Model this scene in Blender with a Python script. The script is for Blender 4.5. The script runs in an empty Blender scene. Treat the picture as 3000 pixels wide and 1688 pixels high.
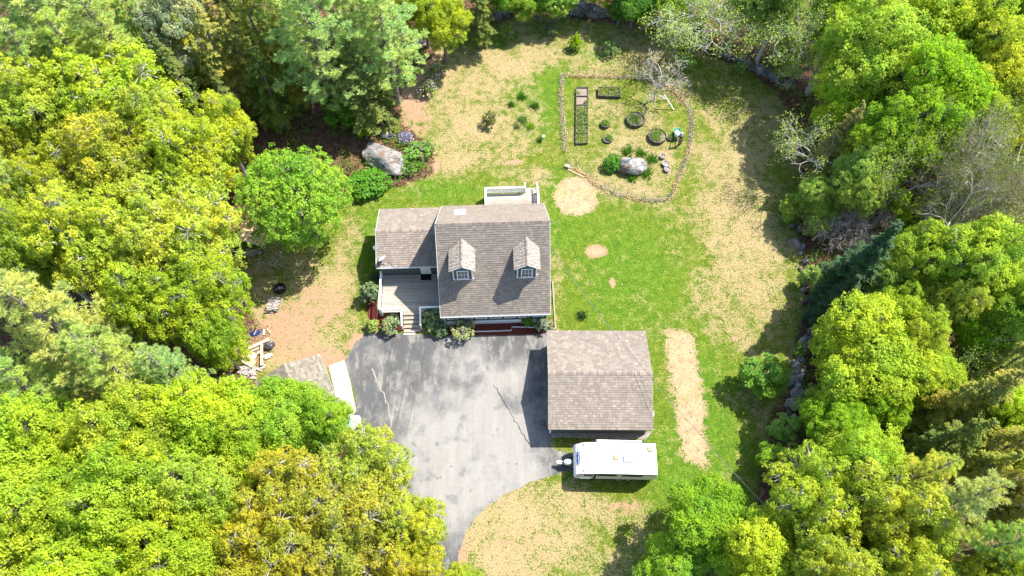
import bpy, math, random
import numpy as np
from mathutils import Vector, Matrix, Euler

rng = np.random.default_rng(7)
random.seed(7)
SC = bpy.context.scene
COL = SC.collection

# ------------------------------------------------------------------ camera, sky, sun, exposure
TH = math.radians(26.48); FPX = 2200.0; CAMH = 60.0
cam = bpy.data.cameras.new('camera'); cam.sensor_width = 36.0; cam.lens = 36.0 * FPX / 3000.0
cam.clip_end = 5000
camo = bpy.data.objects.new('camera', cam); camo.location = (0, 0, CAMH); camo.rotation_euler = (TH, 0, 0)
COL.objects.link(camo); SC.camera = camo

SUN = Vector((0.553, 0.338, 1.0))
W = bpy.data.worlds.new('World'); SC.world = W; W.use_nodes = True
nt = W.node_tree
bg = nt.nodes['Background']
sky = nt.nodes.new('ShaderNodeTexSky'); sky.sky_type = 'NISHITA'; sky.sun_disc = False
sky.sun_elevation = math.atan2(1.0, math.hypot(SUN.x, SUN.y)); sky.sun_rotation = math.atan2(SUN.x, SUN.y)
nt.links.new(sky.outputs[0], bg.inputs[0]); bg.inputs[1].default_value = 0.145
sun = bpy.data.lights.new('sun', 'SUN'); sun.energy = 4.6; sun.angle = math.radians(0.5); sun.color = (1.0, 0.955, 0.88)
suno = bpy.data.objects.new('sun', sun); suno.rotation_euler = (-SUN).to_track_quat('-Z', 'Y').to_euler()
suno.location = (30, 20, 80); COL.objects.link(suno)
SC.view_settings.view_transform = 'Standard'; SC.view_settings.look = 'None'
SC.view_settings.exposure = 1.48; SC.view_settings.gamma = 1.0; SC.view_settings.use_curve_mapping = False
SC.render.engine = 'CYCLES'
SC.cycles.max_bounces = 7; SC.cycles.diffuse_bounces = 4; SC.cycles.glossy_bounces = 2
SC.cycles.transmission_bounces = 4; SC.cycles.transparent_max_bounces = 4
SC.cycles.caustics_reflective = False; SC.cycles.caustics_refractive = False

# ------------------------------------------------------------------ helpers
_cR = np.array([1.0, 0, 0]); _cU = np.array([0, math.cos(TH), math.sin(TH)]); _cD = np.array([0, math.sin(TH), -math.cos(TH)])
K = 3000 / 2575.0
def G(ox, oy, z=0.0):
    """measured point of the photograph -> metres on the level z"""
    d = (ox * K - 1500) / FPX * _cR - (oy * K - 844) / FPX * _cU + _cD
    t = (z - CAMH) / d[2]
    return np.array([0, 0, CAMH]) + t * d
def G2(ox, oy, z=0.0):
    p = G(ox, oy, z); return (float(p[0]), float(p[1]))
def mpp(ox, oy, z=0.0):
    """metres per photo unit there"""
    p = G(ox, oy, z); dep = (p[1]) * math.sin(TH) + (CAMH - z) * math.cos(TH)
    return dep * K / FPX

def tag(o, label=None, cat=None, group=None, kind=None):
    if label: o['label'] = label
    if cat: o['category'] = cat
    if group: o['group'] = group
    if kind: o['kind'] = kind
    return o
def empty(name, loc=(0, 0, 0), rz=0.0, label=None, cat=None, group=None):
    o = bpy.data.objects.new(name, None); o.location = loc; o.rotation_euler = (0, 0, rz)
    COL.objects.link(o); tag(o, label, cat, group); return o
def put(name, mesh, parent=None, loc=None, rot=None, scale=None):
    o = bpy.data.objects.new(name, mesh); COL.objects.link(o)
    if parent is not None: o.parent = parent
    if loc is not None: o.location = loc
    if rot is not None: o.rotation_euler = rot
    if scale is not None: o.scale = scale
    return o
def copy_tree(o, parent=None):
    c = o.copy(); COL.objects.link(c)
    if parent is not None: c.parent = parent
    for ch in [x for x in bpy.data.objects if x.parent == o]:
        copy_tree(ch, c)
    return c

class MB:
    def __init__(s): s.v = []; s.f = []; s.m = []
    def add(s, vs, fs, m=0):
        b = len(s.v); s.v += [tuple(map(float, v)) for v in vs]
        for f in fs: s.f.append(tuple(b + i for i in f)); s.m.append(m)
        return s
    def box(s, x0, x1, y0, y1, z0, z1, m=0):
        return s.add([(x0, y0, z0), (x1, y0, z0), (x1, y1, z0), (x0, y1, z0), (x0, y0, z1), (x1, y0, z1), (x1, y1, z1), (x0, y1, z1)],
                     [(0, 3, 2, 1), (4, 5, 6, 7), (0, 1, 5, 4), (1, 2, 6, 5), (2, 3, 7, 6), (3, 0, 4, 7)], m)
    def bar(s, a, b, w, h, up=(0, 0, 1), m=0):
        a = Vector(a); b = Vector(b); d = (b - a).normalized(); upv = Vector(up)
        if abs(d.dot(upv)) > 0.98: upv = Vector((0, 1, 0))
        r = d.cross(upv).normalized() * (w / 2); u = r.cross(d).normalized() * (h / 2)
        vs = [a - r - u, a + r - u, a + r + u, a - r + u, b - r - u, b + r - u, b + r + u, b - r + u]
        return s.add(vs, [(0, 3, 2, 1), (4, 5, 6, 7), (0, 1, 5, 4), (1, 2, 6, 5), (2, 3, 7, 6), (3, 0, 4, 7)][::1], m)
    def tube(s, path, rad, n=6, m=0, cap=True):
        P = [Vector(p) for p in path]; rs = rad if hasattr(rad, '__len__') else [rad] * len(P)
        rings = []; ref = Vector((0.31, 0.17, 0.93))
        for i, p in enumerate(P):
            d = (P[min(i + 1, len(P) - 1)] - P[max(i - 1, 0)])
            d = d.normalized() if d.length > 1e-9 else Vector((0, 0, 1))
            q = ref if abs(d.dot(ref)) < 0.95 else Vector((1, 0, 0))
            a = d.cross(q).normalized(); b = d.cross(a)
            rings.append([p + (a * math.cos(2 * math.pi * k / n) + b * math.sin(2 * math.pi * k / n)) * rs[i] for k in range(n)])
        vs = [v for r in rings for v in r]; fs = []
        for i in range(len(P) - 1):
            for k in range(n):
                k2 = (k + 1) % n; fs.append((i * n + k, i * n + k2, (i + 1) * n + k2, (i + 1) * n + k))
        if cap: fs.append(tuple(range(n))); fs.append(tuple((len(P) - 1) * n + k for k in reversed(range(n))))
        return s.add(vs, fs, m)
    def lathe(s, prof, n=16, c=(0, 0, 0), m=0, cap=False):
        vs = []; fs = []
        for r, z in prof:
            for k in range(n):
                a = 2 * math.pi * k / n; vs.append((c[0] + r * math.cos(a), c[1] + r * math.sin(a), c[2] + z))
        for i in range(len(prof) - 1):
            for k in range(n):
                k2 = (k + 1) % n; fs.append((i * n + k, i * n + k2, (i + 1) * n + k2, (i + 1) * n + k))
        if cap: fs.append(tuple(reversed(range(n)))); fs.append(tuple((len(prof) - 1) * n + k for k in range(n)))
        return s.add(vs, fs, m)
    def prism(s, poly, z0, z1, m=0):
        n = len(poly)
        vs = [(x, y, z0) for x, y in poly] + [(x, y, z1) for x, y in poly]
        fs = [tuple(reversed(range(n))), tuple(range(n, 2 * n))] + [(i, (i + 1) % n, n + (i + 1) % n, n + i) for i in range(n)]
        return s.add(vs, fs, m)
    def mesh(s, name, mats, smooth=False):
        me = bpy.data.meshes.new(name); me.from_pydata(s.v, [], s.f)
        for mt in (mats if isinstance(mats, (list, tuple)) else [mats]): me.materials.append(mt)
        if any(s.m): me.polygons.foreach_set('material_index', s.m)
        if smooth: me.polygons.foreach_set('use_smooth', [True] * len(s.f))
        me.update(); return me
    def build(s, name, mats, parent=None, loc=None, rot=None, smooth=False):
        return put(name, s.mesh(name, mats, smooth), parent, loc, rot)

def np_mesh(name, V, F, mat, attrs=None, smooth=False):
    """V (N,3), F (M,3) triangles, attrs {name: (N,) floats}"""
    me = bpy.data.meshes.new(name)
    V = np.ascontiguousarray(V, dtype=np.float32); F = np.ascontiguousarray(F, dtype=np.int32)
    k = F.shape[1]
    me.vertices.add(len(V)); me.vertices.foreach_set('co', V.ravel())
    me.loops.add(F.size); me.loops.foreach_set('vertex_index', F.ravel())
    me.polygons.add(len(F)); me.polygons.foreach_set('loop_start', np.arange(0, F.size, k, dtype=np.int32))
    for an, av in (attrs or {}).items():
        a = me.attributes.new(an, 'FLOAT', 'POINT'); a.data.foreach_set('value', np.ascontiguousarray(av, dtype=np.float32))
    me.materials.append(mat)
    me.update(calc_edges=True)
    if smooth: me.polygons.foreach_set('use_smooth', np.ones(len(F), dtype=bool))
    return me

# ------------------------------------------------------------------ materials
class NT:
    def __init__(s, name):
        s.mat = bpy.data.materials.new(name); s.mat.use_nodes = True; s.t = s.mat.node_tree
        s.b = s.t.nodes['Principled BSDF']; s.o = s.t.nodes['Material Output']
    def n(s, typ, **kw):
        nd = s.t.nodes.new(typ)
        for k, v in kw.items():
            if k.startswith('i_'):
                nd.inputs[int(k[2:])].default_value = v
            else: setattr(nd, k, v)
        return nd
    def l(s, a, b): s.t.links.new(a, b)
    def sock(s, v, inp):
        if hasattr(v, 'is_output') or isinstance(v, bpy.types.NodeSocket): s.l(v, inp)
        else: inp.default_value = v
    def math(s, op, a, b=0.0, clamp=False):
        nd = s.n('ShaderNodeMath', operation=op, use_clamp=clamp); s.sock(a, nd.inputs[0]); s.sock(b, nd.inputs[1]); return nd.outputs[0]
    def mix(s, f, a, b):
        nd = s.n('ShaderNodeMix', data_type='RGBA'); s.sock(f, nd.inputs[0])
        for v, i in ((a, 6), (b, 7)):
            if isinstance(v, bpy.types.NodeSocket): s.l(v, nd.inputs[i])
            else: nd.inputs[i].default_value = (*v[:3], 1.0)
        return nd.outputs[2]
    def mul(s, a, b):
        nd = s.n('ShaderNodeMix', data_type='RGBA', blend_type='MULTIPLY'); nd.inputs[0].default_value = 1.0
        for v, i in ((a, 6), (b, 7)):
            if isinstance(v, bpy.types.NodeSocket): s.l(v, nd.inputs[i])
            else: nd.inputs[i].default_value = (*v[:3], 1.0)
        return nd.outputs[2]
    def noise(s, scale, detail=4.0, rough=0.55, vec=None, dist=0.0):
        nd = s.n('ShaderNodeTexNoise'); nd.inputs['Scale'].default_value = scale; nd.inputs['Detail'].default_value = detail
        nd.inputs['Roughness'].default_value = rough; nd.inputs['Distortion'].default_value = dist
        if vec is not None: s.l(vec, nd.inputs['Vector'])
        return nd.outputs[0]
    def ramp(s, f, lo, hi):
        nd = s.n('ShaderNodeMapRange', interpolation_type='SMOOTHSTEP'); s.sock(f, nd.inputs[0])
        nd.inputs[1].default_value = lo; nd.inputs[2].default_value = hi; return nd.outputs[0]
    def obj(s): return s.n('ShaderNodeTexCoord').outputs['Object']
    def pos(s): return s.n('ShaderNodeNewGeometry').outputs['Position']
    def scaled(s, vec, sc, rot=(0, 0, 0)):
        nd = s.n('ShaderNodeMapping'); s.l(vec, nd.inputs[0]); nd.inputs['Scale'].default_value = sc; nd.inputs['Rotation'].default_value = rot; return nd.outputs[0]
    def attr(s, name):
        nd = s.n('ShaderNodeAttribute', attribute_name=name); return nd.outputs['Fac']
    def island(s): return s.n('ShaderNodeNewGeometry').outputs['Random Per Island']
    def orand(s): return s.n('ShaderNodeObjectInfo').outputs['Random']
    def bump(s, h, dist=0.02, st=1.0):
        nd = s.n('ShaderNodeBump'); nd.inputs['Strength'].default_value = st; nd.inputs['Distance'].default_value = dist
        s.l(h, nd.inputs['Height']); s.l(nd.outputs[0], s.b.inputs['Normal'])
    def done(s, col, rough=0.8, spec=0.3, metal=0.0):
        s.sock(col if isinstance(col, bpy.types.NodeSocket) else (*col[:3], 1.0), s.b.inputs['Base Color'])
        s.sock(rough, s.b.inputs['Roughness']); s.b.inputs['Specular IOR Level'].default_value = spec
        s.b.inputs['Metallic'].default_value = metal; return s.mat

def plain(name, col, rough=0.7, spec=0.3, metal=0.0, var=0.12, scale=6.0):
    m = NT(name); v = m.noise(scale, 5, 0.6, m.obj())
    c = m.mix(v, tuple(x * (1 - var) for x in col), tuple(min(1, x * (1 + var)) for x in col))
    return m.done(c, rough, spec, metal)

def m_leaf(name, trans=0.55, rough=0.6, contrast=0.38, warm=(1.28, 1.18, 0.95)):
    m = NT(name)
    oc = m.n('ShaderNodeObjectInfo').outputs['Color']
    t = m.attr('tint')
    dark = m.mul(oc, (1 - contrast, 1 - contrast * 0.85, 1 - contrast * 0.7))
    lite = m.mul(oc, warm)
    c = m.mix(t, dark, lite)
    big = m.noise(0.35, 2, 0.5, m.pos())
    c = m.mix(m.ramp(big, 0.35, 0.65), m.mul(c, (0.82, 0.92, 1.0)), m.mul(c, (1.12, 1.04, 0.95)))
    m.done(c, rough, 0.25)
    tr = m.n('ShaderNodeBsdfTranslucent'); m.l(m.mul(c, (1.1, 1.15, 0.6)), tr.inputs[0])
    mx = m.n('ShaderNodeMixShader'); mx.inputs[0].default_value = trans
    m.l(m.b.outputs[0], mx.inputs[1]); m.l(tr.outputs[0], mx.inputs[2]); m.l(mx.outputs[0], m.o.inputs[0])
    return m.mat
def m_bark(name, a, b):
    m = NT(name); p = m.scaled(m.obj(), (6, 6, 1.2)); n = m.noise(2.0, 6, 0.7, p)
    m.bump(n, 0.03); return m.done(m.mix(m.ramp(n, 0.3, 0.7), a, b), 0.9, 0.1)
def m_shingle(name, a, b, c):
    m = NT(name); r = m.math('FRACT', m.math('ADD', m.math('MULTIPLY', m.island(), 7.31), m.math('MULTIPLY', m.orand(), 9.7)))
    r2 = m.math('FRACT', m.math('MULTIPLY', r, 13.7))
    col = m.mix(m.ramp(r, 0.15, 0.95), a, b); col = m.mix(m.ramp(r2, 0.72, 0.95), col, c)
    p = m.pos(); st = m.noise(0.7, 4, 0.6, p); gr = m.noise(90, 3, 0.7, p)
    col = m.mul(col, m.mix(st, (0.82, 0.82, 0.84), (1.12, 1.1, 1.08))); col = m.mul(col, m.mix(gr, (0.75, 0.75, 0.75), (1.22, 1.22, 1.22)))
    m.bump(gr, 0.004); return m.done(col, 0.95, 0.15)
def m_wood(name, a, b, stain, axis='x'):
    m = NT(name); o = m.obj(); sc = (0.6, 9, 9) if axis == 'x' else (9, 0.6, 9)
    rnd = m.math('FRACT', m.math('ADD', m.orand(), m.math('MULTIPLY', m.island(), 3.3)))
    g = m.noise(2.2, 6, 0.65, m.scaled(m.pos(), sc)); c = m.mix(m.ramp(g, 0.3, 0.75), a, b)
    c = m.mul(c, m.mix(rnd, (0.78, 0.78, 0.78), (1.15, 1.15, 1.15)))
    w = m.noise(0.9, 5, 0.65, m.pos()); c = m.mix(m.math('MULTIPLY', m.ramp(w, 0.52, 0.72), 0.75), c, stain)
    m.bump(g, 0.006); return m.done(c, 0.85, 0.2)
def m_rock(name, a, b, lich):
    m = NT(name); p = m.pos(); n = m.noise(1.6, 8, 0.65, p); n2 = m.noise(5.0, 6, 0.7, p); n3 = m.noise(0.8, 4, 0.6, p, 0.6)
    c = m.mix(m.ramp(n, 0.35, 0.65), a, b); c = m.mix(m.math('MULTIPLY', m.ramp(n3, 0.52, 0.62), 0.8), c, lich)
    c = m.mul(c, m.mix(n2, (0.6, 0.6, 0.6), (1.35, 1.35, 1.35)))
    v = m.n('ShaderNodeTexVoronoi', feature='DISTANCE_TO_EDGE'); v.inputs['Scale'].default_value = 0.5; wv = m.n('ShaderNodeVectorMath', operation='MULTIPLY_ADD'); nv = m.n('ShaderNodeTexNoise'); nv.inputs['Scale'].default_value = 1.7; m.l(p, nv.inputs['Vector']); m.l(nv.outputs['Color'], wv.inputs[0]); wv.inputs[1].default_value = (1.2, 1.2, 1.2); m.l(m.scaled(p, (1, 1.9, 1), (.3, .2, .7)), wv.inputs[2]); m.l(wv.outputs[0], v.inputs['Vector'])
    cr = m.ramp(v.outputs['Distance'], 0.0, 0.03); c = m.mul(c, m.mix(cr, (.68, .66, .64), (1, 1, 1)))
    m.bump(m.math('ADD', n2, m.math('MULTIPLY', cr, .8)), 0.09); return m.done(c, 0.92, 0.15)

M = {}
M['leaf'] = m_leaf('leaf'); M['needle'] = m_leaf('needle', 0.40, 0.6, 0.45, (1.4, 1.25, 0.95))
M['glossy_leaf'] = m_leaf('glossy_leaf', 0.2, 0.38, 0.55, (1.4, 1.3, 1.2))
M['bark'] = m_bark('bark', (0.10, 0.08, 0.065), (0.26, 0.23, 0.20))
M['bark_pale'] = m_bark('bark_pale', (0.26, 0.24, 0.21), (0.55, 0.52, 0.48))
M['bark_dead'] = m_bark('bark_dead', (0.30, 0.25, 0.21), (0.58, 0.52, 0.46))
M['shingle'] = m_shingle('asphalt_shingle', (0.172, 0.146, 0.120), (0.210, 0.180, 0.149), (0.246, 0.206, 0.165))
M['shingle_old'] = m_shingle('old_shingle', (0.14, 0.125, 0.10), (0.20, 0.178, 0.145), (0.235, 0.205, 0.165))
M['cap'] = m_shingle('ridge_shingle', (0.17, 0.142, 0.117), (0.24, 0.20, 0.165), (0.26, 0.215, 0.175))
M['deck'] = m_wood('deck_wood', (0.26, 0.235, 0.20), (0.41, 0.37, 0.31), (0.31, 0.215, 0.135))
M['deck_y'] = m_wood('tread_wood', (0.24, 0.20, 0.155), (0.37, 0.32, 0.255), (0.29, 0.20, 0.12))
M['plank'] = m_wood('plank_wood', (0.55, 0.36, 0.20), (0.75, 0.56, 0.36), (0.60, 0.36, 0.20))
M['bed_wood'] = m_wood('bed_wood', (0.045, 0.038, 0.034), (0.13, 0.115, 0.10), (0.10, 0.07, 0.05))
M['grey_wood'] = m_wood('grey_wood', (0.14, 0.12, 0.11), (0.30, 0.27, 0.25), (0.22, 0.17, 0.12))
M['white'] = plain('white_paint', (0.78, 0.78, 0.77), 0.5, 0.4, 0, 0.05)
M['trailer_white'] = plain('white_membrane', (0.74, 0.75, 0.76), 0.55, 0.4, 0, 0.035, 1.2)
M['cream'] = plain('cream_panel', (0.52, 0.48, 0.36), 0.35, 0.5)
M['dark'] = plain('black_rubber', (0.012, 0.012, 0.013), 0.6, 0.3)
M['glass'] = plain('dark_glass', (0.02, 0.025, 0.03), 0.08, 0.6, 0, 0.05)
M['skyglass'] = plain('pale_skylight_glass', (0.26, 0.36, 0.33), 0.25, 0.4, 0, 0.05)
M['tan'] = plain('tan_plastic', (0.24, 0.18, 0.095), 0.5, 0.35)
M['red'] = plain('red_lens', (0.55, 0.02, 0.02), 0.3, 0.5)
M['blue'] = plain('blue_vinyl', (0.02, 0.06, 0.32), 0.4, 0.4)
M['metal'] = plain('galvanised_metal', (0.42, 0.43, 0.44), 0.4, 0.5, 0.6)
M['dishgrey'] = plain('pale_grey_dish', (0.55, 0.57, 0.60), 0.45, 0.4)
M['blackmat'] = plain('black_rubber_mat', (0.010, 0.010, 0.011), 0.95, 0.1)
M['brownmat'] = plain('brown_mat', (0.16, 0.12, 0.11), 0.95, 0.1)
M['block'] = plain('concrete_block', (0.30, 0.27, 0.25), 0.95, 0.1, 0, 0.35, 4)
M['tarp'] = plain('blue_tarp', (0.008, 0.020, 0.075), 0.4, 0.4)
M['bag'] = plain('dark_bag', (0.045, 0.047, 0.05), 0.3, 0.5)
M['teal'] = plain('pale_teal', (0.35, 0.62, 0.55), 0.5, 0.3)
M['green_plastic'] = plain('green_plastic', (0.05, 0.30, 0.16), 0.4, 0.4)
M['wire'] = plain('fence_wire', (0.12, 0.13, 0.11), 0.6, 0.3)
M['cable'] = plain('cable', (0.035, 0.035, 0.035), 0.6, 0.3)
M['rope'] = plain('pale_cable', (0.5, 0.5, 0.48), 0.6, 0.3)
M['green_metal'] = plain('green_post', (0.05, 0.09, 0.05), 0.5, 0.4)
M['charcoal'] = plain('charcoal', (0.02, 0.018, 0.016), 0.95, 0.1, 0, 0.5)
M['flower'] = plain('white_blossom', (0.80, 0.72, 0.78), 0.6, 0.2)
M['violet'] = plain('violet_blossom', (0.45, 0.40, 0.62), 0.6, 0.2)
M['rock'] = m_rock('grey_rock', (0.09, 0.09, 0.09), (0.20, 0.195, 0.19), (0.12, 0.08, 0.05))
M['rock_pale'] = m_rock('pale_lichen_rock', (0.10, 0.10, 0.10), (0.33, 0.32, 0.31), (0.17, 0.10, 0.045))
M['rock_rust'] = m_rock('rusty_rock', (0.17, 0.16, 0.155), (0.29, 0.275, 0.265), (0.21, 0.125, 0.075))
M['log'] = m_wood('split_log', (0.20, 0.17, 0.14), (0.44, 0.39, 0.35), (0.30, 0.21, 0.14))
M['stick'] = plain('dead_stick', (0.36, 0.32, 0.28), 0.9, 0.1, 0, 0.3)
M['skin'] = plain('skin', (0.46, 0.28, 0.21), 0.6, 0.3)
M['shirt'] = plain('dark_grey_shirt', (0.07, 0.07, 0.085), 0.9, 0.1)
M['trousers'] = plain('blue_grey_trousers', (0.035, 0.037, 0.055), 0.9, 0.1)
M['capcloth'] = plain('pale_cap', (0.36, 0.36, 0.38), 0.9, 0.1)

def m_siding():
    m = NT('grey_green_siding'); o = m.obj()
    z = m.n('ShaderNodeSeparateXYZ'); m.l(o, z.inputs[0])
    saw = m.math('FRACT', m.math('MULTIPLY', z.outputs[2], 1 / 0.11))
    n = m.noise(3, 4, 0.6, o)
    c = m.mix(n, (0.075, 0.095, 0.098), (0.10, 0.125, 0.125)); c = m.mix(m.ramp(saw, 0.0, 0.1), (0.03, 0.04, 0.04), c)
    m.bump(saw, 0.015); return m.done(c, 0.6, 0.3)
M['siding'] = m_siding()
def m_asphalt():
    m = NT('worn_asphalt'); p = m.pos()
    a = m.noise(0.22, 6, 0.62, p, 0.1); b = m.noise(0.9, 7, 0.66, m.scaled(p, (1.5, 0.6, 1), (0, 0, 0.25)), 0.05); f = m.noise(22, 4, 0.75, p); g = m.noise(3.2, 6, 0.7, p, 0.3)
    dv = m.n('ShaderNodeVectorMath', operation='DISTANCE'); m.l(m.scaled(p, (1, .75, 0)), dv.inputs[0]); dv.inputs[1].default_value = (-2.5, 16 * .75, 0)
    worn = m.math('MULTIPLY', m.math('SUBTRACT', 1.0, m.ramp(dv.outputs['Value'], 1.5, 9.0)), 0.24)
    c = m.mix(m.ramp(m.math('ADD', a, worn), 0.44, 0.74), (0.072, 0.071, 0.070), (0.205, 0.193, 0.175))
    c = m.mix(m.math('MULTIPLY', m.ramp(b, 0.48, 0.66), 0.65), c, (0.225, 0.212, 0.19))
    c = m.mix(m.math('MULTIPLY', m.ramp(m.noise(0.5, 5, 0.6, m.scaled(p, (1, 1, 1), (0, 0, 1.1)), 0.1), 0.54, 0.66), 0.5), c, (0.075, 0.078, 0.085))
    c = m.mul(c, m.mix(f, (0.78, 0.78, 0.78), (1.22, 1.22, 1.22))); c = m.mul(c, m.mix(g, (0.86, 0.86, 0.86), (1.14, 1.14, 1.14)))
    tr_ = m.noise(1.3, 5, 0.6, m.scaled(p, (1.6, 0.12, 1), (0, 0, -0.35)), 0.1); c = m.mul(c, m.mix(m.ramp(tr_, 0.35, 0.65), (0.95, 0.95, 0.95), (1.05, 1.05, 1.04)))
    oil = m.ramp(m.noise(1.1, 3, 0.5, p), 0.66, 0.72); c = m.mix(m.math('MULTIPLY', oil, 0.45), c, (0.05, 0.05, 0.052))
    sp = m.ramp(m.noise(7.0, 2, 0.5, p), 0.74, 0.80); c = m.mix(sp, c, (0.38, 0.36, 0.33))
    m.bump(f, 0.01); return m.done(c, 0.9, 0.2)
M['asphalt'] = m_asphalt()
def m_concrete():
    m = NT('pale_concrete'); p = m.pos(); a = m.noise(0.8, 6, 0.6, p); f = m.noise(20, 4, 0.7, p)
    c = m.mix(a, (0.29, 0.27, 0.225), (0.38, 0.355, 0.30)); c = m.mul(c, m.mix(f, (0.85, 0.85, 0.85), (1.12, 1.12, 1.12)))
    m.bump(f, 0.006); return m.done(c, 0.9, 0.2)
M['concrete'] = m_concrete()
def m_mulch():
    m = NT('red_mulch'); p = m.pos(); v = m.n('ShaderNodeTexVoronoi'); v.inputs['Scale'].default_value = 14; m.l(m.scaled(p, (1, 2.2, 1), (0, 0, 0.5)), v.inputs['Vector'])
    c = m.mix(m.noise(6, 5, 0.7, p), (0.07, 0.018, 0.014), (0.20, 0.05, 0.035)); c = m.mul(c, m.mix(v.outputs['Distance'], (0.6, 0.6, 0.6), (1.3, 1.3, 1.3)))
    m.bump(v.outputs['Distance'], 0.05); return m.done(c, 0.95, 0.1)
M['mulch'] = m_mulch()
def m_gravel():
    m = NT('drip_edge_gravel'); p = m.pos(); v = m.n('ShaderNodeTexVoronoi'); v.inputs['Scale'].default_value = 12; m.l(p, v.inputs['Vector'])
    c = m.mix(v.outputs['Distance'], (0.10, 0.085, 0.075), (0.34, 0.30, 0.27)); m.bump(v.outputs['Distance'], 0.05); return m.done(c, 0.95, 0.1)
M['gravel'] = m_gravel()
def m_soil():
    m = NT('bed_soil'); p = m.pos(); n = m.noise(5, 6, 0.7, p); c = m.mix(n, (0.13, 0.095, 0.075), (0.28, 0.23, 0.185)); m.bump(n, 0.05); return m.done(c, 0.95, 0.1)
M['soil'] = m_soil()

def m_ground():
    m = NT('yard_ground'); p = m.pos()
    lawn, dry, dirt, straw, lush = (m.attr(k) for k in ('lawn', 'dry', 'dirt', 'straw', 'lush'))
    fine = m.noise(7.5, 4, 0.72, p); mid = m.noise(1.5, 5, 0.62, p, 0.4); big = m.noise(0.28, 4, 0.6, p, 0.5); blade = m.noise(19, 3, 0.75, m.scaled(p, (1, 0.6, 1), (0, 0, 0.3)))
    # grass
    g = m.mix(m.ramp(mid, 0.3, 0.7), (0.080, 0.122, 0.011), (0.148, 0.172, 0.017))
    g = m.mix(m.ramp(fine, 0.35, 0.7), m.mul(g, (0.55, 0.66, 0.7)), m.mul(g, (1.42, 1.28, 1.1)))
    g = m.mix(m.math('MULTIPLY', lush, 0.65), g, m.mul(g, (0.62, 1.05, 0.8)))
    dr = m.mix(fine, (0.225, 0.158, 0.078), (0.40, 0.300, 0.168)); dr = m.mix(m.ramp(mid, 0.35, 0.68), dr, m.mul(dr, (0.86, 0.90, 0.80)))
    yx = m.n('ShaderNodeSeparateXYZ'); m.l(p, yx.inputs[0])
    stripe = m.math('MULTIPLY', m.math('SINE', m.math('ADD', m.math('MULTIPLY', yx.outputs[1], 21.0), m.math('MULTIPLY', big, 6.0))), 0.035)
    f = m.math('ADD', dry, m.math('MULTIPLY', m.math('MULTIPLY', m.math('SUBTRACT', fine, 0.5), m.math('SUBTRACT', 1.0, m.math('MULTIPLY', lush, 0.6))), 2.6)); f = m.math('ADD', f, m.math('MULTIPLY', m.math('SUBTRACT', mid, 0.5), 1.9))
    f = m.math('ADD', f, m.math('MULTIPLY', m.math('SUBTRACT', big, 0.5), 1.5)); f = m.math('ADD', f, stripe)
    c = m.mix(m.ramp(f, 0.15, 0.85), g, dr)
    c = m.mul(c, m.mix(blade, (0.66, 0.68, 0.62), (1.30, 1.30, 1.32)))
    # bare dirt, straw mulch
    dc = m.mix(fine, (0.20, 0.115, 0.065), (0.38, 0.25, 0.155)); fd = m.math('ADD', dirt, m.math('MULTIPLY', m.math('SUBTRACT', mid, 0.5), 0.9)); fd = m.math('ADD', fd, m.math('MULTIPLY', m.math('SUBTRACT', fine, 0.5), 0.7))
    c = m.mix(m.ramp(fd, 0.4, 0.75), c, dc)
    sc = m.mix(blade, (0.25, 0.17, 0.095), (0.46, 0.345, 0.21)); sc = m.mix(m.ramp(mid, 0.42, 0.66), sc, (0.27, 0.185, 0.11)); sc = m.mix(m.math('MULTIPLY', m.ramp(big, 0.48, 0.62), 0.5), sc, (0.24, 0.215, 0.09)); fs = m.math('ADD', straw, m.math('MULTIPLY', m.math('SUBTRACT', fine, 0.5), 1.3)); fs = m.math('ADD', fs, m.math('MULTIPLY', m.math('SUBTRACT', mid, 0.5), 1.3))
    c = m.mix(m.ramp(fs, 0.4, 0.6), c, sc)
    # forest floor
    v = m.n('ShaderNodeTexVoronoi'); v.inputs['Scale'].default_value = 7.0; m.l(p, v.inputs['Vector'])
    lc = m.mix(m.ramp(mid, 0.3, 0.7), (0.060, 0.034, 0.021), (0.15, 0.085, 0.052)); lc = m.mul(lc, m.mix(v.outputs['Color'], (0.55, 0.55, 0.55), (1.6, 1.5, 1.45)))
    fl = m.math('ADD', lawn, m.math('MULTIPLY', m.math('SUBTRACT', mid, 0.5), 0.8)); fl = m.math('ADD', fl, m.math('MULTIPLY', m.math('SUBTRACT', fine, 0.5), 0.4))
    c = m.mix(m.ramp(fl, 0.38, 0.62), lc, c)
    h = m.math('ADD', m.math('MULTIPLY', fine, 0.7), m.math('MULTIPLY', blade, 0.5)); m.bump(h, 0.10, 0.9)
    return m.done(c, 0.95, 0.1)
M['ground'] = m_ground()

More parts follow.
